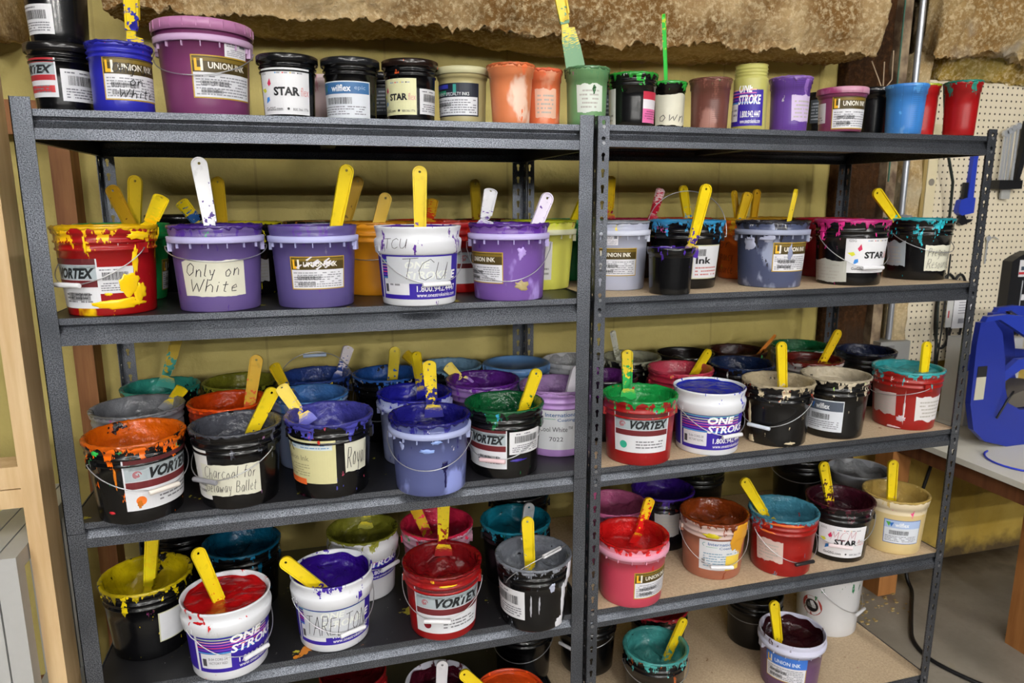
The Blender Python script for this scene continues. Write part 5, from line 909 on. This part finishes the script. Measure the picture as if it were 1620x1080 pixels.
def keyhole_strip(w, n, pitch, th, offz):
    """flange of width w (x 0..w), n pitches tall, with keyhole cut-outs"""
    b = MB(); cx = w*.5
    lp = [(0, 0), (w, 0), (w, pitch), (0, pitch)]
    k = []; R_, r_ = .0052, .0030; zc = pitch*.62
    a0 = math.asin(r_/R_)
    for i in range(13):
        a = -pi/2+a0+(2*pi-2*a0)*i/12; k.append((cx+R_*cos(a), zc+R_*sin(a)))
    for i in range(7):
        a = pi+pi*i/6; k.append((cx+r_*cos(a), zc-.013+r_*sin(a)))
    cell = MB(); fill2d([lp, k], th, 0, 0, cell)
    for j in range(n): b.add([(x, y, z+offz+j*pitch) for x, y, z in cell.v], cell.f, 0)
    return b

def make_shelf(name, loc, rz, W, p, D, zs, bh, desc, decks, front_holes):
    root = empty(name, loc, rz); tag(root, desc, 'shelving unit')
    steel, dk = MS['steel'], MS[decks]; pitch = .0381; th = .002
    for (px, py, sx, sy) in ((0, 0, 1, 1), (W, 0, -1, 1), (0, D, 1, -1), (W, D, -1, -1)):
        for half in (0, 1):
            b = MB(); z0 = half*.9144+(.0006 if half else 0)
            ks = keyhole_strip(p, 24, pitch, th, 0)
            front = front_holes or sy < 0
            def addf(b_, src, fn): b_.add([fn(v) for v in src.v], src.f, 0)
            if front: addf(b, ks, lambda v: (px+sx*v[0], py+sy*v[1], z0+v[2]))
            else: b.box(min(px, px+sx*p), max(px, px+sx*p), py, py+sy*th, z0, z0+.9138)
            addf(b, ks, lambda v: (px+sx*v[1], py+sy*v[0], z0+v[2]))
            b.build('post', steel, root)
    for li, z in enumerate(zs):
        x0, x1 = p*.12, W-p*.12
        for back in (0, 1):
            s = -1 if back else 1; y0 = D if back else 0
            prof = [(.0045, 0), (.0045, -.0135), (.0110, -.0150), (.0150, -.0205), (.0150, -.0215), (.0022, -.0365), (.0022, -bh), (.018, -bh), (.018, -bh+.0015), (.0042, -bh+.0015), (.0042, -.037), (.0165, -.0232), (.024, -.0200), (.024, -.0130), (.007, -.0125), (.007, 0)]
            b = MB(); b.prism([(y0+s*q[0], z+q[1]) for q in prof], x1-x0, 'x', x0); b.build('back_beam' if back else 'front_beam', steel, root)
        for s, xx in ((1, 0), (-1, W)):
            b = MB(); prof = [(.0022, 0), (.0022, -bh), (.014, -bh), (.014, -bh+.0015), (.0042, -bh+.0015), (.0042, -.020), (.022, -.020), (.022, -.0130), (.0045, -.013), (.0045, 0)]
            b.prism([(xx+s*q[0], z+q[1]) for q in prof], D-.012, 'y', .006); b.build('side_beam', steel, root)
        b = MB(); b.box(.0075, W-.0075, .0072, D-.0072, z-.0125, z); b.build('deck', dk if not (decks == 'dark' and li == 99) else dk, root)
        if not back or True:
            b = MB(); b.box(W/2-.02, W/2+.02, .02, D-.02, z-.030, z-.0127); b.build('centre_brace', steel, root)
        if front_holes:
            for xx in (p*.5, W-p*.5):
                for dz in (-.006, -.044):
                    b = MB(); M = Matrix.Translation((xx, 0, z+dz)) @ Matrix.Rotation(pi/2, 4, 'X')
                    q = [(cos(2*pi*k/14)*.0042, sin(2*pi*k/14)*.0042) for k in range(14)]
                    b.prism(q, .0022, 'z', 0.0, 0, M); b.prism([(v[0]*.55, v[1]*.55) for v in q], -.006, 'z', 0, 0, M)
                    b.build('rivet', MS['zinc'], root)
    return root

# ------------------------------------------------------------------ setting
def mat_wall():
    t = NT('yellow_painted_wall'); n = t.noise(2.2, 4); n2 = t.noise(26, 5, rough=.65)
    c = t.mix(t.ramp(n, .3, .75), lin('ad9c55'), lin('c6b772'))
    c = t.mix(t.math('MULTIPLY', t.ramp(n2, .5, .75), .35), c, lin('a8955a'))
    x = t.sep()[0]; seam = t.math('LESS_THAN', t.math('FRACT', t.math('MULTIPLY', t.math('ADD', x, t.math('MULTIPLY', n, .03)), 2.45)), .018)
    c = t.mix(t.math('MULTIPLY', seam, .35), c, lin('8a7a48'))
    st = t.ramp(t.noise(7, 4, t.co((1, 1, .12)), .6, 3), .60, .72)
    c = t.mix(t.math('MULTIPLY', st, .3), c, lin('8f7d40'))
    t.bump(t.math('ADD', n2, t.math('MULTIPLY', t.noise(9, 3), 2)), .5, .006); return t.fin(c, .6, 0, .3)
def mat_lowwall():
    t = NT('ochre_rough_wall'); n = t.noise(3, 5); n2 = t.noise(24, 5, rough=.7)
    c = t.mix(t.ramp(n, .3, .7), lin('a88a34'), lin('c8ac58'))
    st = t.ramp(t.noise(9, 4, t.co((1, 1, .15)), .6, 3), .55, .72)
    c = t.mix(t.math('MULTIPLY', st, .5), c, lin('8a7440'))
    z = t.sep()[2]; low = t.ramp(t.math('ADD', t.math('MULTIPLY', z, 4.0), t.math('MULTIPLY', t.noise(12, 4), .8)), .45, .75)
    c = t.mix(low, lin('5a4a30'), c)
    t.bump(t.math('ADD', n2, t.math('MULTIPLY', n, 2)), .6, .01); return t.fin(c, .7, 0, .3)
def mat_foam(a='d6b888', b='8e6838', g='8e8a82', hi='ecd8ae'):
    t = NT('sprayed_insulation'); n = t.noise(3.2, 5, rough=.6); n2 = t.noise(60, 6, rough=.75); n3 = t.noise(2.4, 4, off=7)
    c = t.mix(t.ramp(n, .42, .60), lin(b), lin(a))
    c = t.mix(t.math('MULTIPLY', t.ramp(n2, .48, .60), .75), c, lin(hi))
    c = t.mix(t.math('MULTIPLY', t.ramp(n3, .56, .62), .75), c, lin(g))
    c = t.mix(t.math('MULTIPLY', t.ramp(t.noise(5, 5, off=4), .6, .7), .6), c, lin('5c3c1c'))
    t.bump(t.math('ADD', n2, t.math('MULTIPLY', t.noise(20, 5), 2)), 1.0, .012); return t.fin(c, .85, 0, .2)
def mat_wood(a, b, sx=(40, 40, 3), dark='7a4a22'):
    t = NT('timber'); v = t.co(sx); n = t.noise(1.0, 5, v, .6)
    c = t.mix(t.ramp(n, .35, .7), lin(a), lin(b))
    k = t.ramp(t.noise(9, 2, off=2), .70, .76); c = t.mix(k, c, lin(dark))
    t.bump(n, .12, .002); return t.fin(c, .6, 0, .3)
def mat_floor():
    t = NT('concrete'); n = t.noise(2.5, 6, rough=.6); n2 = t.noise(60, 4, rough=.7)
    c = t.mix(t.ramp(n, .3, .72), lin('7a7368'), lin('a59c8e'))
    c = t.mix(t.math('MULTIPLY', t.ramp(n2, .5, .7), .3), c, lin('787066'))
    c = t.mix(t.ramp(t.noise(5, 4, off=6), .63, .72), c, lin('8e7c52'))
    c = t.mix(t.ramp(t.noise(28, 3, off=3), .73, .75), c, lin('3c3630'))
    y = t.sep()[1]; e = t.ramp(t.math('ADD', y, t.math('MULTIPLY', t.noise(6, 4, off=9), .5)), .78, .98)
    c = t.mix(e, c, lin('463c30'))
    t.bump(n2, .2, .002); return t.fin(c, .55, 0, .4)
def mat_peg():
    t = NT('pegboard'); x = t.sep(); P_ = 1/.0254
    fx = t.math('SUBTRACT', t.math('FRACT', t.math('MULTIPLY', x[0], P_)), .5); fz = t.math('SUBTRACT', t.math('FRACT', t.math('MULTIPLY', x[2], P_)), .5)
    d = t.math('SQRT', t.math('ADD', t.math('MULTIPLY', fx, fx), t.math('MULTIPLY', fz, fz)))
    m = t.ramp(d, .14, .17); n = t.noise(4, 4)
    c = t.mix(n, lin('d2c6ac'), lin('e0d6be'))
    c = t.mix(t.math('MULTIPLY', t.ramp(t.noise(3, 3, off=5), .62, .7), .35), c, lin('a8b080'))
    return t.fin(t.mix(m, lin('2c241c'), c), .6, 0, .3)

def rough_block(x0, x1, z0, z1, y0, y1, mat, name, dx=.007, amp=.03, drip=.02, seed=0):
    """blown insulation mass: an extruded lump with a ragged hanging edge"""
    nx = int((x1-x0)/dx); prof = []
    np_ = 34
    for i in range(np_+1): prof.append((y0, z1+(z0-z1)*i/np_, 0, -1))          # front face downwards
    nb = 26
    for i in range(1, nb+1): prof.append((y0+(y1-y0)*i/nb, z0, 1, 0))           # underside
    vs = []; fs = []; m = len(prof)
    for i in range(nx+1):
        x = x0+(x1-x0)*i/nx
        for j, (y, z, und, _) in enumerate(prof):
            p = Vector((x*6+seed, y*6, z*6)); f = noise.fractal(p, 1.0, 2.1, 4); f2 = noise.noise(Vector((x*45+seed, y*45, z*45))); f3 = noise.noise(Vector((x*14+seed, y*14, z*14)))
            edge = math.exp(-((z-z0)/.05)**2)*math.exp(-((y-y0)/.08)**2)
            f4 = noise.noise(Vector((x*90+seed, y*90, z*90)))
            yy = y-amp*.8*f-.010*f2-.005*f4-.012*f3 + (.035*edge if not und else .02*edge)
            zz = z+amp*.6*f+.009*f2+.004*f4 - drip*edge*max(0, .35*f3+.6*noise.noise(Vector((x*32+seed, 2, 0)))+.5*noise.noise(Vector((x*75+seed, 7, 0)))+.1)*1.8 + .02*noise.noise(Vector((x*1.5+seed, 1, 0)))
            if j == m-1: yy = y1
            vs.append((x, yy, zz))
    for i in range(nx):
        for j in range(m-1): fs.append((i*m+j, i*m+j+1, (i+1)*m+j+1, (i+1)*m+j))
    # end caps
    for i in (0, nx):
        b0 = len(vs); vs.append((vs[i*m][0], y1, z1))
        fs.append([b0]+[i*m+j for j in range(m)])
    b = MB(); b.add(vs, fs, 0, True); return b.build(name, mat)

def build_setting():
    M = MS
    b = MB(); b.box(-3.2, 1.46, .76, .82, 0, 3.4); o = b.build('wall_back', mat_wall()); tag(o, kind='structure')
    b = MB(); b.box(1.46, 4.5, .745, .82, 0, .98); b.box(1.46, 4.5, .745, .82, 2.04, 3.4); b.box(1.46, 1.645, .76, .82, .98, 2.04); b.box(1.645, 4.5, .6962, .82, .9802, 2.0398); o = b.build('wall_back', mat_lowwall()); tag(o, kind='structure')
    b = MB(); b.box(-3.6, 5, -3.6, .82, -.06, 0); o = b.build('floor', mat_floor()); tag(o, kind='structure')
    b = MB(); b.box(-3.6, 5, -3.6, .82, 3.6, 3.66); o = b.build('ceiling', flat('77746e', .8)); tag(o, kind='structure')
    foam = mat_foam()
    o = rough_block(-1.15, 1.235, 2.118, 2.42, .47, .76, foam, 'trim_1', seed=1, drip=.016); tag(o, kind='structure')
    o = rough_block(-1.62, -1.40, 2.055, 2.42, .50, .76, foam, 'trim_6', seed=9, drip=.05); tag(o, kind='structure')
    foam2 = mat_foam('cdb07c', 'a07c48', 'a8a094')
    o = rough_block(1.575, 4.2, 2.17, 2.5, .56, .76, foam2, 'trim_2', seed=5); tag(o, kind='structure')
    foam3 = mat_foam('b0923c', '8a6c2c', '9a8c50')
    o = rough_block(1.69, 4.2, 2.085, 2.20, .655, .76, foam3, 'trim_3', amp=.012, drip=.005, seed=12); tag(o, kind='structure')
    # rough column
    dark = mat_foam('4a2e16', '2c1a0c', '3a2c20', '5c3c20')
    o = rough_block(1.29, 1.47, .0, 2.5, .70, .77, dark, 'trim_4', amp=.02, seed=3); tag(o, kind='structure')
    o = rough_block(1.575, 1.635, 0.75, 2.5, .655, .76, mat_foam('d8c39a', 'b8965e', 'c8bca0'), 'trim_5', amp=.018, seed=6); tag(o, kind='structure')
    b = MB(); b.box(1.475, 1.520, .665, .76, .70, 2.6); b.box(1.520, 1.535, .69, .76, .7, 2.6, 1)
    o = b.build('steel_column', [M['rust'], flat('1c1814', .7)]); tag(o, 'rusty narrow steel column beside the pale conduit', 'column')
    b = MB(); b.tube([(1.552, .655, 1.08), (1.552, .655, 2.6)], .0115, 14); o = empty('conduit', (0, 0, 0)); tag(o, 'pale grey vertical electrical conduit left of the pegboard', 'pipe')
    b.build('pipe', flat('b0b4bc', .35, .6), o)
    b = MB(); b.box(1.505, 1.60, .648, .652, 1.548, 1.572); b.box(1.535, 1.569, .640, .648, 1.545, 1.575); b.tube([(1.515, .648, 1.56), (1.515, .636, 1.56)], .008, 10); b.tube([(1.590, .648, 1.56), (1.590, .636, 1.56)], .008, 10); b.build('clamp', flat('b8bcc4', .3, .7), o)
    e = empty('junction_box', (1.56, .655, 1.0)); tag(e, 'grey metal electrical box at the foot of the conduit', 'electrical box')
    b = MB(); b.box(-.07, .075, -.03, .05, -.10, .075); b.build('box', flat('a8a8a4', .5, .3), e)
    b = MB(); b.box(-.068, -.005, -.034, -.030, -.09, .06); b.box(-.060, -.015, -.037, -.034, -.08, .05, 1); b.build('cover', [flat('8c8c8a', .4, .4), flat('5a5c5e', .4)], e)
    b = MB(); b.tube([(1.30, .60, 2.12), (1.36, .60, 2.02), (1.375, .60, 1.96)], .0022, 6); b.tube([(1.39, .60, 2.16), (1.395, .60, 2.06), (1.36, .60, 2.02)], .0022, 6); b.tube([(1.355, .6, 2.12), (1.36, .6, 2.02)], .0022, 6)
    o = b.build('hanging_wire', flat('b09a80', .6)); tag(o, 'bent wire loop hanging under the ragged insulation edge', 'wire')
    b = MB(); b.tube([(1.478, .6615, 2.4), (1.478, .6615, 2.15), (1.479, .6615, 1.9), (1.482, .6615, 1.7)], .003, 6); o = b.build('green_cable', flat('3a6a58', .6)); tag(o, 'thin green cable running down the rusty column', 'cable')
    # left timber
    wl = mat_wood('c8a678', 'dcc096'); wd = mat_wood('7a4c2c', '9a6a40')
    b = MB(); b.box(-1.347, -1.307, .15, .24, 0, 2.2); o = b.build('timber_stud', wl); tag(o, 'pale upright timber stud left of the shelving, nearest the camera', 'timber')
    b = MB(); b.box(-1.365, -1.312, .68, .76, 0, 2.05); o = b.build('timber_stud', wd); tag(o, 'brown knotty timber stud on the wall behind the left shelving unit', 'timber')
    b = MB(); b.box(-1.50, -1.31, .66, .70, 1.81, 1.90); o = b.build('timber_rail', wd); tag(o, 'short brown timber rail at the top left behind the shelf post', 'timber')
    for k, (z0, z1) in enumerate(((.93, .975), (.978, 1.03))):
        b = MB(); b.box(-1.60, -1.3472, .152, .232, z0, z1); o = b.build('timber_block', wl); tag(o, ('lower' if k == 0 else 'upper') + ' sawn timber end of the two stacked at the left picture edge', 'timber', 'stacked timber ends')
    for k in range(3):
        x = -1.371-.046*k; e = empty('screen_frame', (x, .10, 0)); tag(e, ['aluminium screen frame leaning upright next to the pale timber stud', 'aluminium screen frame behind the first, second from the timber stud', 'aluminium screen frame at the left picture edge, third from the stud'][k], 'frame', 'screen printing frames')
        b = MB()
        for q in ((-.021, .021, -.02, .02, .24, .84), (-.021, .021, .40, .44, .24, .84), (-.021, .021, .02, .40, .80, .84), (-.021, .021, .02, .40, .24, .28)): b.box(*q)
        b.build('bar', M['alu'], e)
    b = MB(); b.box(-1.52, -1.349, .02, .56, .0, .236); o = b.build('timber_crate', wd); tag(o, 'low timber support under the upright screen frames', 'crate')
    # pegboard wall and what hangs on it
    b = MB(); b.box(1.645, 4.2, .690, .696, .965, 2.085); o = b.build('pegboard', mat_peg()); tag(o, 'beige perforated pegboard on the right wall behind the tools', 'pegboard')
    Yp = .6899
    e = empty('spirit_level', (1.665, Yp, 1.5)); tag(e, 'cream spirit level standing against the left edge of the pegboard', 'level')
    b = MB(); b.box(-.012, .004, -.02, 0, -.03, .42, 1); b.box(.006, .052, -.022, 0, -.06, .42); b.build('body', [flat('d8cca8', .5), flat('9a8450', .6)], e)
    b = MB()
    for z in (.05, .20, .34): b.tube([(.029, -.0235, z), (.029, -.021, z)], .014, 14)
    b.build('vial', flat('8a8478', .3), e)
    e = empty('pipe_wrench', (1.905, Yp, 1.60)); tag(e, 'blue pipe wrench hanging on the pegboard', 'wrench')
    b = MB(); fill2d([[(-.016, .03), (.014, .03), (.012, .19), (.020, .24), (.014, .252), (-.006, .252), (-.014, .24), (-.010, .19)]], .018, -.018, 0, b)
    fill2d([[(-.062, -.005), (-.055, .03), (-.025, .04), (.018, .04), (.018, -.02), (-.04, -.03), (-.058, -.02)]], .024, -.024, 0, b); b.build('handle', flat('2a3fae', .4), e)
    b = MB(); fill2d([[(-.048, -.06), (-.03, -.07), (.015, -.055), (.022, -.045), (-.01, -.045), (-.022, -.03), (-.022, .10), (-.040, .10), (-.040, -.03)]], .012, -.020, 0, b); b.build('jaw', flat('35353a', .35, .7), e)
    e = empty('wrench_set', (2.075, Yp, 1.72)); tag(e, 'chrome spanners held in a black rack high on the pegboard', 'wrench set')
    for k, x in enumerate((-.045, -.028, -.008, .016)):
        b = MB(); h = .19-.01*(3-k)
        b.box(x-.005, x+.005, -.03, -.024, -.02, h); b.tube([(x, -.032, h+.012), (x, -.022, h+.012)], .0135, 14); b.build('spanner', M['chrome'], e)
    b = MB(); b.box(-.06, .06, -.042, -.002, -.045, -.01); fill2d([[(.03, -.01), (.05, -.01), (.075, .10), (.085, .22), (.05, .22), (.045, .1)]], .02, -.035, 0, b); b.build('holder', flat('1a1a1c', .4), e)
    b = MB(); b.box(-.018, .028, -.02, -.012, -.085, -.046); b.build('hang_tab', flat('a8a8a4', .3), e)
    e = empty('drill_bit_case', (2.22, Yp, 1.30)); tag(e, 'black bit case with white and red label on the pegboard', 'case')
    b = MB(); fill2d([[(-.085, -.12), (.2, -.12), (.2, .12), (.0, .12), (-.05, .10), (-.085, .08)]], .045, -.045, 0, b); b.build('case', flat('1c1c1f', .4), e)
    b = MB(); b.box(-.045, .2, -.0465, -.045, .015, .085); b.box(-.045, .2, -.0475, -.0465, .025, .035, 1); b.box(-.035, .2, -.0475, -.0465, .042, .058, 2); b.box(-.02, .2, -.047, -.045, -.085, -.06); b.build('label', [flat('dcdcdf', .4), flat('c83038', .4), flat('3a4a5c', .4)], e)
    for k in range(4):
        b = MB(); b.tube([(-.02+.035*k, -.048, .0), (-.02+.035*k, -.048, -.115)], .0028, 6); b.build('bit', M['chrome'], e)
    for k, c in enumerate(('1c1c20', '241a20', '1c1c20', '20201c')):
        e = empty('screwdriver', (2.165+.034*k, Yp-.0145, 1.12)); tag(e, f"{['first', 'second', 'third', 'fourth'][k]} black handled screwdriver from the left under the bit case", 'screwdriver', 'screwdrivers on the pegboard')
        b = MB(); b.tube([(0, 0, -.06), (0, 0, -.055), (0, 0, -.02), (0, 0, .02), (0, 0, .045)], [.009, .013, .011, .014, .008], 10); b.build('handle', flat(c, .4), e)
        b = MB(); b.tube([(0, 0, .045), (0, 0, .062)], .0092, 10); b.build('collar', flat(('7a3040', '8a3048', 'c8d030', '404048')[k], .4), e)
        if k == 2: b = MB(); b.box(.004, .010, -.0145, -.009, -.05, .02); b.build('stripe', flat('c8d82a', .4), e)
    # belts with card
    for k, (cx, s) in enumerate(((1.856, 1.0), (1.90, .9))):
        b = MB(); pts = []
        for i in range(49):
            a = 2*pi*i/48; pts.append((cx+.048*s*cos(a), Yp-.006-.0125*k, 1.195+(.135 if sin(a) > 0 else .175)*sin(a)))
        b.tube(pts, .0055, 8, cap=False); o = b.build('drive_belt', flat('1a1a1c', .5)); tag(o, ['left black rubber drive belt hanging behind the printed card', 'right black rubber drive belt hanging behind the printed card'][k], 'belt', 'belts on the pegboard')
    e = empty('product_card', (1.905, Yp-.04, 1.185)); tag(e, 'white printed card with red block hanging over the black belts', 'card')
    b = MB(); b.box(-.045, .05, -.002, 0, -.075, .085); b.box(-.005, .035, -.003, -.002, .05, .075, 1)
    for k in range(5): b.box(-.02, .04, -.0028, -.002, .03-.011*k, .034-.011*k, 2)
    b.box(-.015, .035, -.0028, -.002, -.055, -.035, 2); b.build('card', [flat('dedee0', .4), flat('c02830', .4), flat('9a9aa0', .4)], e)
    b = MB(); b.box(-.078, -.047, .0, .004, -.07, .085); b.box(-.070, -.064, -.001, 0, -.03, .0, 1); b.build('sleeve', [flat('c8c8c4', .3), flat('b02830', .4)], e)
    e = empty('key', (2.03, Yp-.006, 1.37)); tag(e, 'small bunch of silver keys on a pegboard hook', 'key')
    b = MB(); b.tube([(0, -.004, .10), (.03, -.004, .112), (.055, -.004, .10)], .002, 6); b.box(-.002, .004, -.003, 0, 0, .1); b.build('blade', M['chrome'], e)
    b = MB(); b.tube([(.001, -.007, .105), (.001, -.002, .105)], .011, 12); b.build('bow', M['chrome'], e)
    b = MB(); b.tube([(1.655, .62, 2.06), (1.70, .63, 1.86), (1.77, .64, 1.70), (1.79, .655, 1.60), (1.80, .665, 1.45), (1.80, .67, 1.2), (1.80, .65, .95), (1.765, .62, .78), (1.70, .55, .735)], .0055, 8); o = b.build('power_cable', flat('16201c', .5)); tag(o, 'dark power cable hanging in front of the pegboard down to the bench', 'cable')
    b = MB(); b.tube([(1.78, .62, 1.42), (1.79, .63, 1.1), (1.77, .62, .85), (1.70, .6, .735)], .0035, 8); o = b.build('thin_cable', flat('1a1a1a', .5)); tag(o, 'thin black cable beside the thicker one down to the bench', 'cable')
    # bench
    e = empty('workbench', (1.53, 0, 0)); tag(e, 'workbench with white top and brown timber frame at the right', 'bench')
    wt = NT('laminate'); wt = wt.fin(wt.mix(wt.noise(5, 4), lin('d8d4c8'), lin('e6e3d8')), .45)
    b = MB(); b.box(0, 1.9, -.75, .735, .700, .722); b.build('top', wt, e)
    b = MB(); b.box(.02, 1.85, -.72, .70, .640, .6995); b.build('apron', mat_wood('5a3420', '754a2c'), e)
    for (x, y) in ((.055, .60), (1.7, .60), (1.7, -.6), (.275, .12)):
        b = MB(); b.box(x-.045, x+.045, y-.045, y+.045, 0, .6395); b.build('leg', mat_wood('9a6434', 'b47c46'), e)
    b = MB(); b.tube([(.25, .58, .60), (.17, .56, .40)], .007, 6); b.build('strap', flat('1a1a1c', .6), e)
    # blue machine on the bench
    e = empty('blue_press', (1.605, .30, .7228)); tag(e, 'blue metal press machine standing on the white bench', 'machine')
    side = [(.0, .48), (-.006, .40), (.0, .18), (.03, .08), (.09, .03), (.20, .0), (.62, -.0), (.62, .12), (.24, .14), (.18, .17), (.155, .23), (.135, .34), (.105, .44), (.06, .485)]
    for k, y in enumerate((0, .16)):
        dx_ = .24*k; b = MB(); fill2d([[(p[0]+dx_, p[1]) for p in side]], .022, y, 0, b); b.build('side_plate', flat('1f2f8c', .35), e)
        b = MB(); fill2d([[(p[0]+dx_, p[1]) for p in ((.02, .482), (.09, .487), (.20, .43), (.60, .22), (.60, .29), (.26, .487), (.12, .505), (.03, .50))]], .022, y+.0005, 0, b); b.build('upper_arm', flat('2338a0', .35), e)
        b = MB(); fill2d([[(.15, .255), (.22, .295), (.34, .295), (.60, .26), (.60, .31), (.34, .335), (.20, .335), (.14, .29)]], .02, y+.001, 0, b); b.build('middle_arm', flat('2338a0', .35), e)
    b = MB(); b.box(.28, .60, .0225, .1595, .012, .05); b.build('crossbar', flat('1c2a7c', .35), e)
    b = MB(); b.box(.012, .055, -.002, -.0003, .195, .28); b.box(.012, .055, -.002, -.0003, .28, .32, 1); b.build('rating_plate', [flat('b8b4a0', .4), flat('1c1c20', .4)], e)
    b = MB()
    prof = [(.19+.42*i/20, .155+.06*sin(pi*min(1, .12+i/22))) for i in range(21)]
    fill2d([[(.19, .14)]+prof+[(.61, .14)]], .13, .026, 0, b); b.build('platen_pad', flat('5c564e', .7), e)
    b = MB(); b.tube([(.12, -.01, .12), (.14, -.03, .20), (.17, -.02, .22), (.16, .0, .16)], .004, 6); b.build('hose', flat('1a1a1c', .5), e)
    e = empty('white_carton', (1.99, .60, .7226)); tag(e, 'white carton behind the blue press on the bench', 'box')
    b = MB(); b.box(-.13, .13, -.06, .06, 0, .355); b.build('carton', flat('d4d4d2', .5), e)
    b = MB(); b.box(-.0, .09, -.0612, -.0602, .22, .30); b.build('label', flat('4a4a52', .5), e)
    b = MB(); pts = [(1.60+.12*cos(a)+.12, .16+.12*sin(a), .7265) for a in [pi*.6+1.3*pi*i/20 for i in range(21)]]
    b.tube(pts, .0035, 6); o = b.build('blue_hose', flat('2a3cc0', .4)); tag(o, 'thin blue hose lying on the white bench top', 'hose')
    # black cord on the floor, from bench leg towards the camera
    ctrl = [(1.70, .64, .60), (1.715, .63, .30), (1.722, .60, .06), (1.70, .54, .008), (1.60, .44, .008), (1.50, .34, .008), (1.43, .26, .008), (1.40, .17, .008), (1.415, .08, .008), (1.47, -.03, .008), (1.58, -.15, .008), (1.75, -.3, .008)]
    pts = []
    for i in range(len(ctrl)-1):
        p0, p1, p2, p3 = [Vector(ctrl[max(0, min(len(ctrl)-1, i+q))]) for q in (-1, 0, 1, 2)]
        for t in [k/6 for k in range(6)]:
            pts.append(.5*((2*p1)+(p2-p0)*t+(2*p0-5*p1+4*p2-p3)*t*t+(3*p1-p0-3*p2+p3)*t**3))
    b = MB(); b.tube(pts, .0075, 8); o = b.build('floor_cord', flat('121214', .5)); tag(o, 'black cord winding over the concrete floor at the right', 'cord')
    rnd = random.Random(3); b = MB()
    for k in range(90):
        x, y = rnd.uniform(1.3, 1.62), rnd.uniform(.40, .70); s_ = rnd.uniform(.002, .007)
        b.box(x-s_, x+s_, y-s_*.6, y+s_*.6, 0, s_*.6)
    o = b.build('floor_debris', flat('a8905c', .8)); tag(o, 'crumbs of fallen insulation on the floor by the wall', 'debris', kind='stuff')

# ------------------------------------------------------------------ build
MS['steel'] = mat_steel(); MS['dark'] = mat_darkdeck(); MS['board'] = mat_particle()
MS['zinc'] = flat('8a8c90', .35, .7); MS['chrome'] = flat('d0d4da', .25, .5); MS['alu'] = flat('b8b8b6', .4, .1)
t_ = NT('rusty_paint'); MS['rust'] = t_.fin(t_.mix(t_.ramp(t_.noise(14, 5), .4, .6), lin('5a4634'), lin('a08c70')), .7)
WIRE = flat('c4c4c8', .3, .8)
build_setting()
make_shelf('shelving_unit', (-1.2175, 0, 0), 0, 1.214, .0365, .595, [1.807, 1.391, .937, .522, .09], .058, 'left grey steel shelving unit with dark decks and plain front posts', 'dark', False)
make_shelf('shelving_unit', (.009, .0085, 0), .0078, 1.236, .0306, .595, [1.810, 1.389, .9315, .515, .07], .0517, 'right grey steel shelving unit with tan decks and keyhole front posts', 'board', True)
for i, P in enumerate(PAILS): make_container(P, i)
place_spatulas()

# ------------------------------------------------------------------ light
def emis(S):
    m = bpy.data.materials.new('tube_glow'); m.use_nodes = True; t = m.node_tree; t.nodes.clear()
    o = t.nodes.new('ShaderNodeOutputMaterial'); e = t.nodes.new('ShaderNodeEmission'); e.inputs[0].default_value = (1.0, .98, .94, 1); e.inputs[1].default_value = S
    t.links.new(e.outputs[0], o.inputs[0]); return m
def tube_light(x, y, z, L, mat, rz=0):
    e = empty('ceiling_light', (x, y, z), rz)
    b = MB(); b.box(-.10, .10, -L/2-.03, L/2+.03, .03, .07); b.build('housing', flat('c8c8c8', .5), e)
    for s in (-.05, .05):
        b = MB(); b.tube([(s, -L/2, 0), (s, L/2, 0)], .02, 8); b.build('lamp_tube', mat, e)
    return e
k = 0
for y, S, rz in ((-2.4, 58, 0), (-5.0, 28, 0), (-9.0, 340, pi/2), (-10.6, 340, pi/2), (-12.6, 340, pi/2)):
    mt_ = emis(S)
    for x in ((-2.0, -.3, 1.5) if rz == 0 else (-3.2, -.2, 2.8)):
        k += 1
        e = tube_light(x, y, 3.30 if rz == 0 else 3.45, 2.4 if rz == 0 else 1.2, mt_, rz)
        tag(e, 'ceiling tube light, ' + ['left', 'middle', 'right'][(k-1) % 3] + ' of the ' + ['nearest', 'second', 'third', 'fourth', 'farthest'][(k-1)//3] + ' row in front of the shelves', 'light', 'ceiling lights')
w = bpy.data.worlds.new('World'); scene.world = w; w.use_nodes = True
w.node_tree.nodes['Background'].inputs[0].default_value = (.92, .96, 1, 1); w.node_tree.nodes['Background'].inputs[1].default_value = .03

# ------------------------------------------------------------------ camera
cd = bpy.data.cameras.new('camera'); co = bpy.data.objects.new('camera', cd); col.objects.link(co)
cd.sensor_width = 36; cd.lens = 1120.53/1620*36; cd.clip_start = .05
yaw, pitch, roll = .2724, -.1959, .0009
f = Vector((sin(yaw)*cos(pitch), cos(yaw)*cos(pitch), sin(pitch))); r = Vector((cos(yaw), -sin(yaw), 0)); d = f.cross(r)
r2 = r*cos(roll)+d*sin(roll); d2 = -r*sin(roll)+d*cos(roll)
co.matrix_world = Matrix.Translation((-.6667, -1.6407, 1.6293)) @ Matrix((r2, -d2, -f)).transposed().to_4x4()
cd.dof.use_dof = True; cd.dof.focus_distance = 1.75; cd.dof.aperture_fstop = 5.0
scene.camera = co
vs = scene.view_settings; vs.view_transform = 'Standard'; vs.look = 'None'; vs.gamma = 1; vs.use_curve_mapping = False; vs.exposure = 0.0
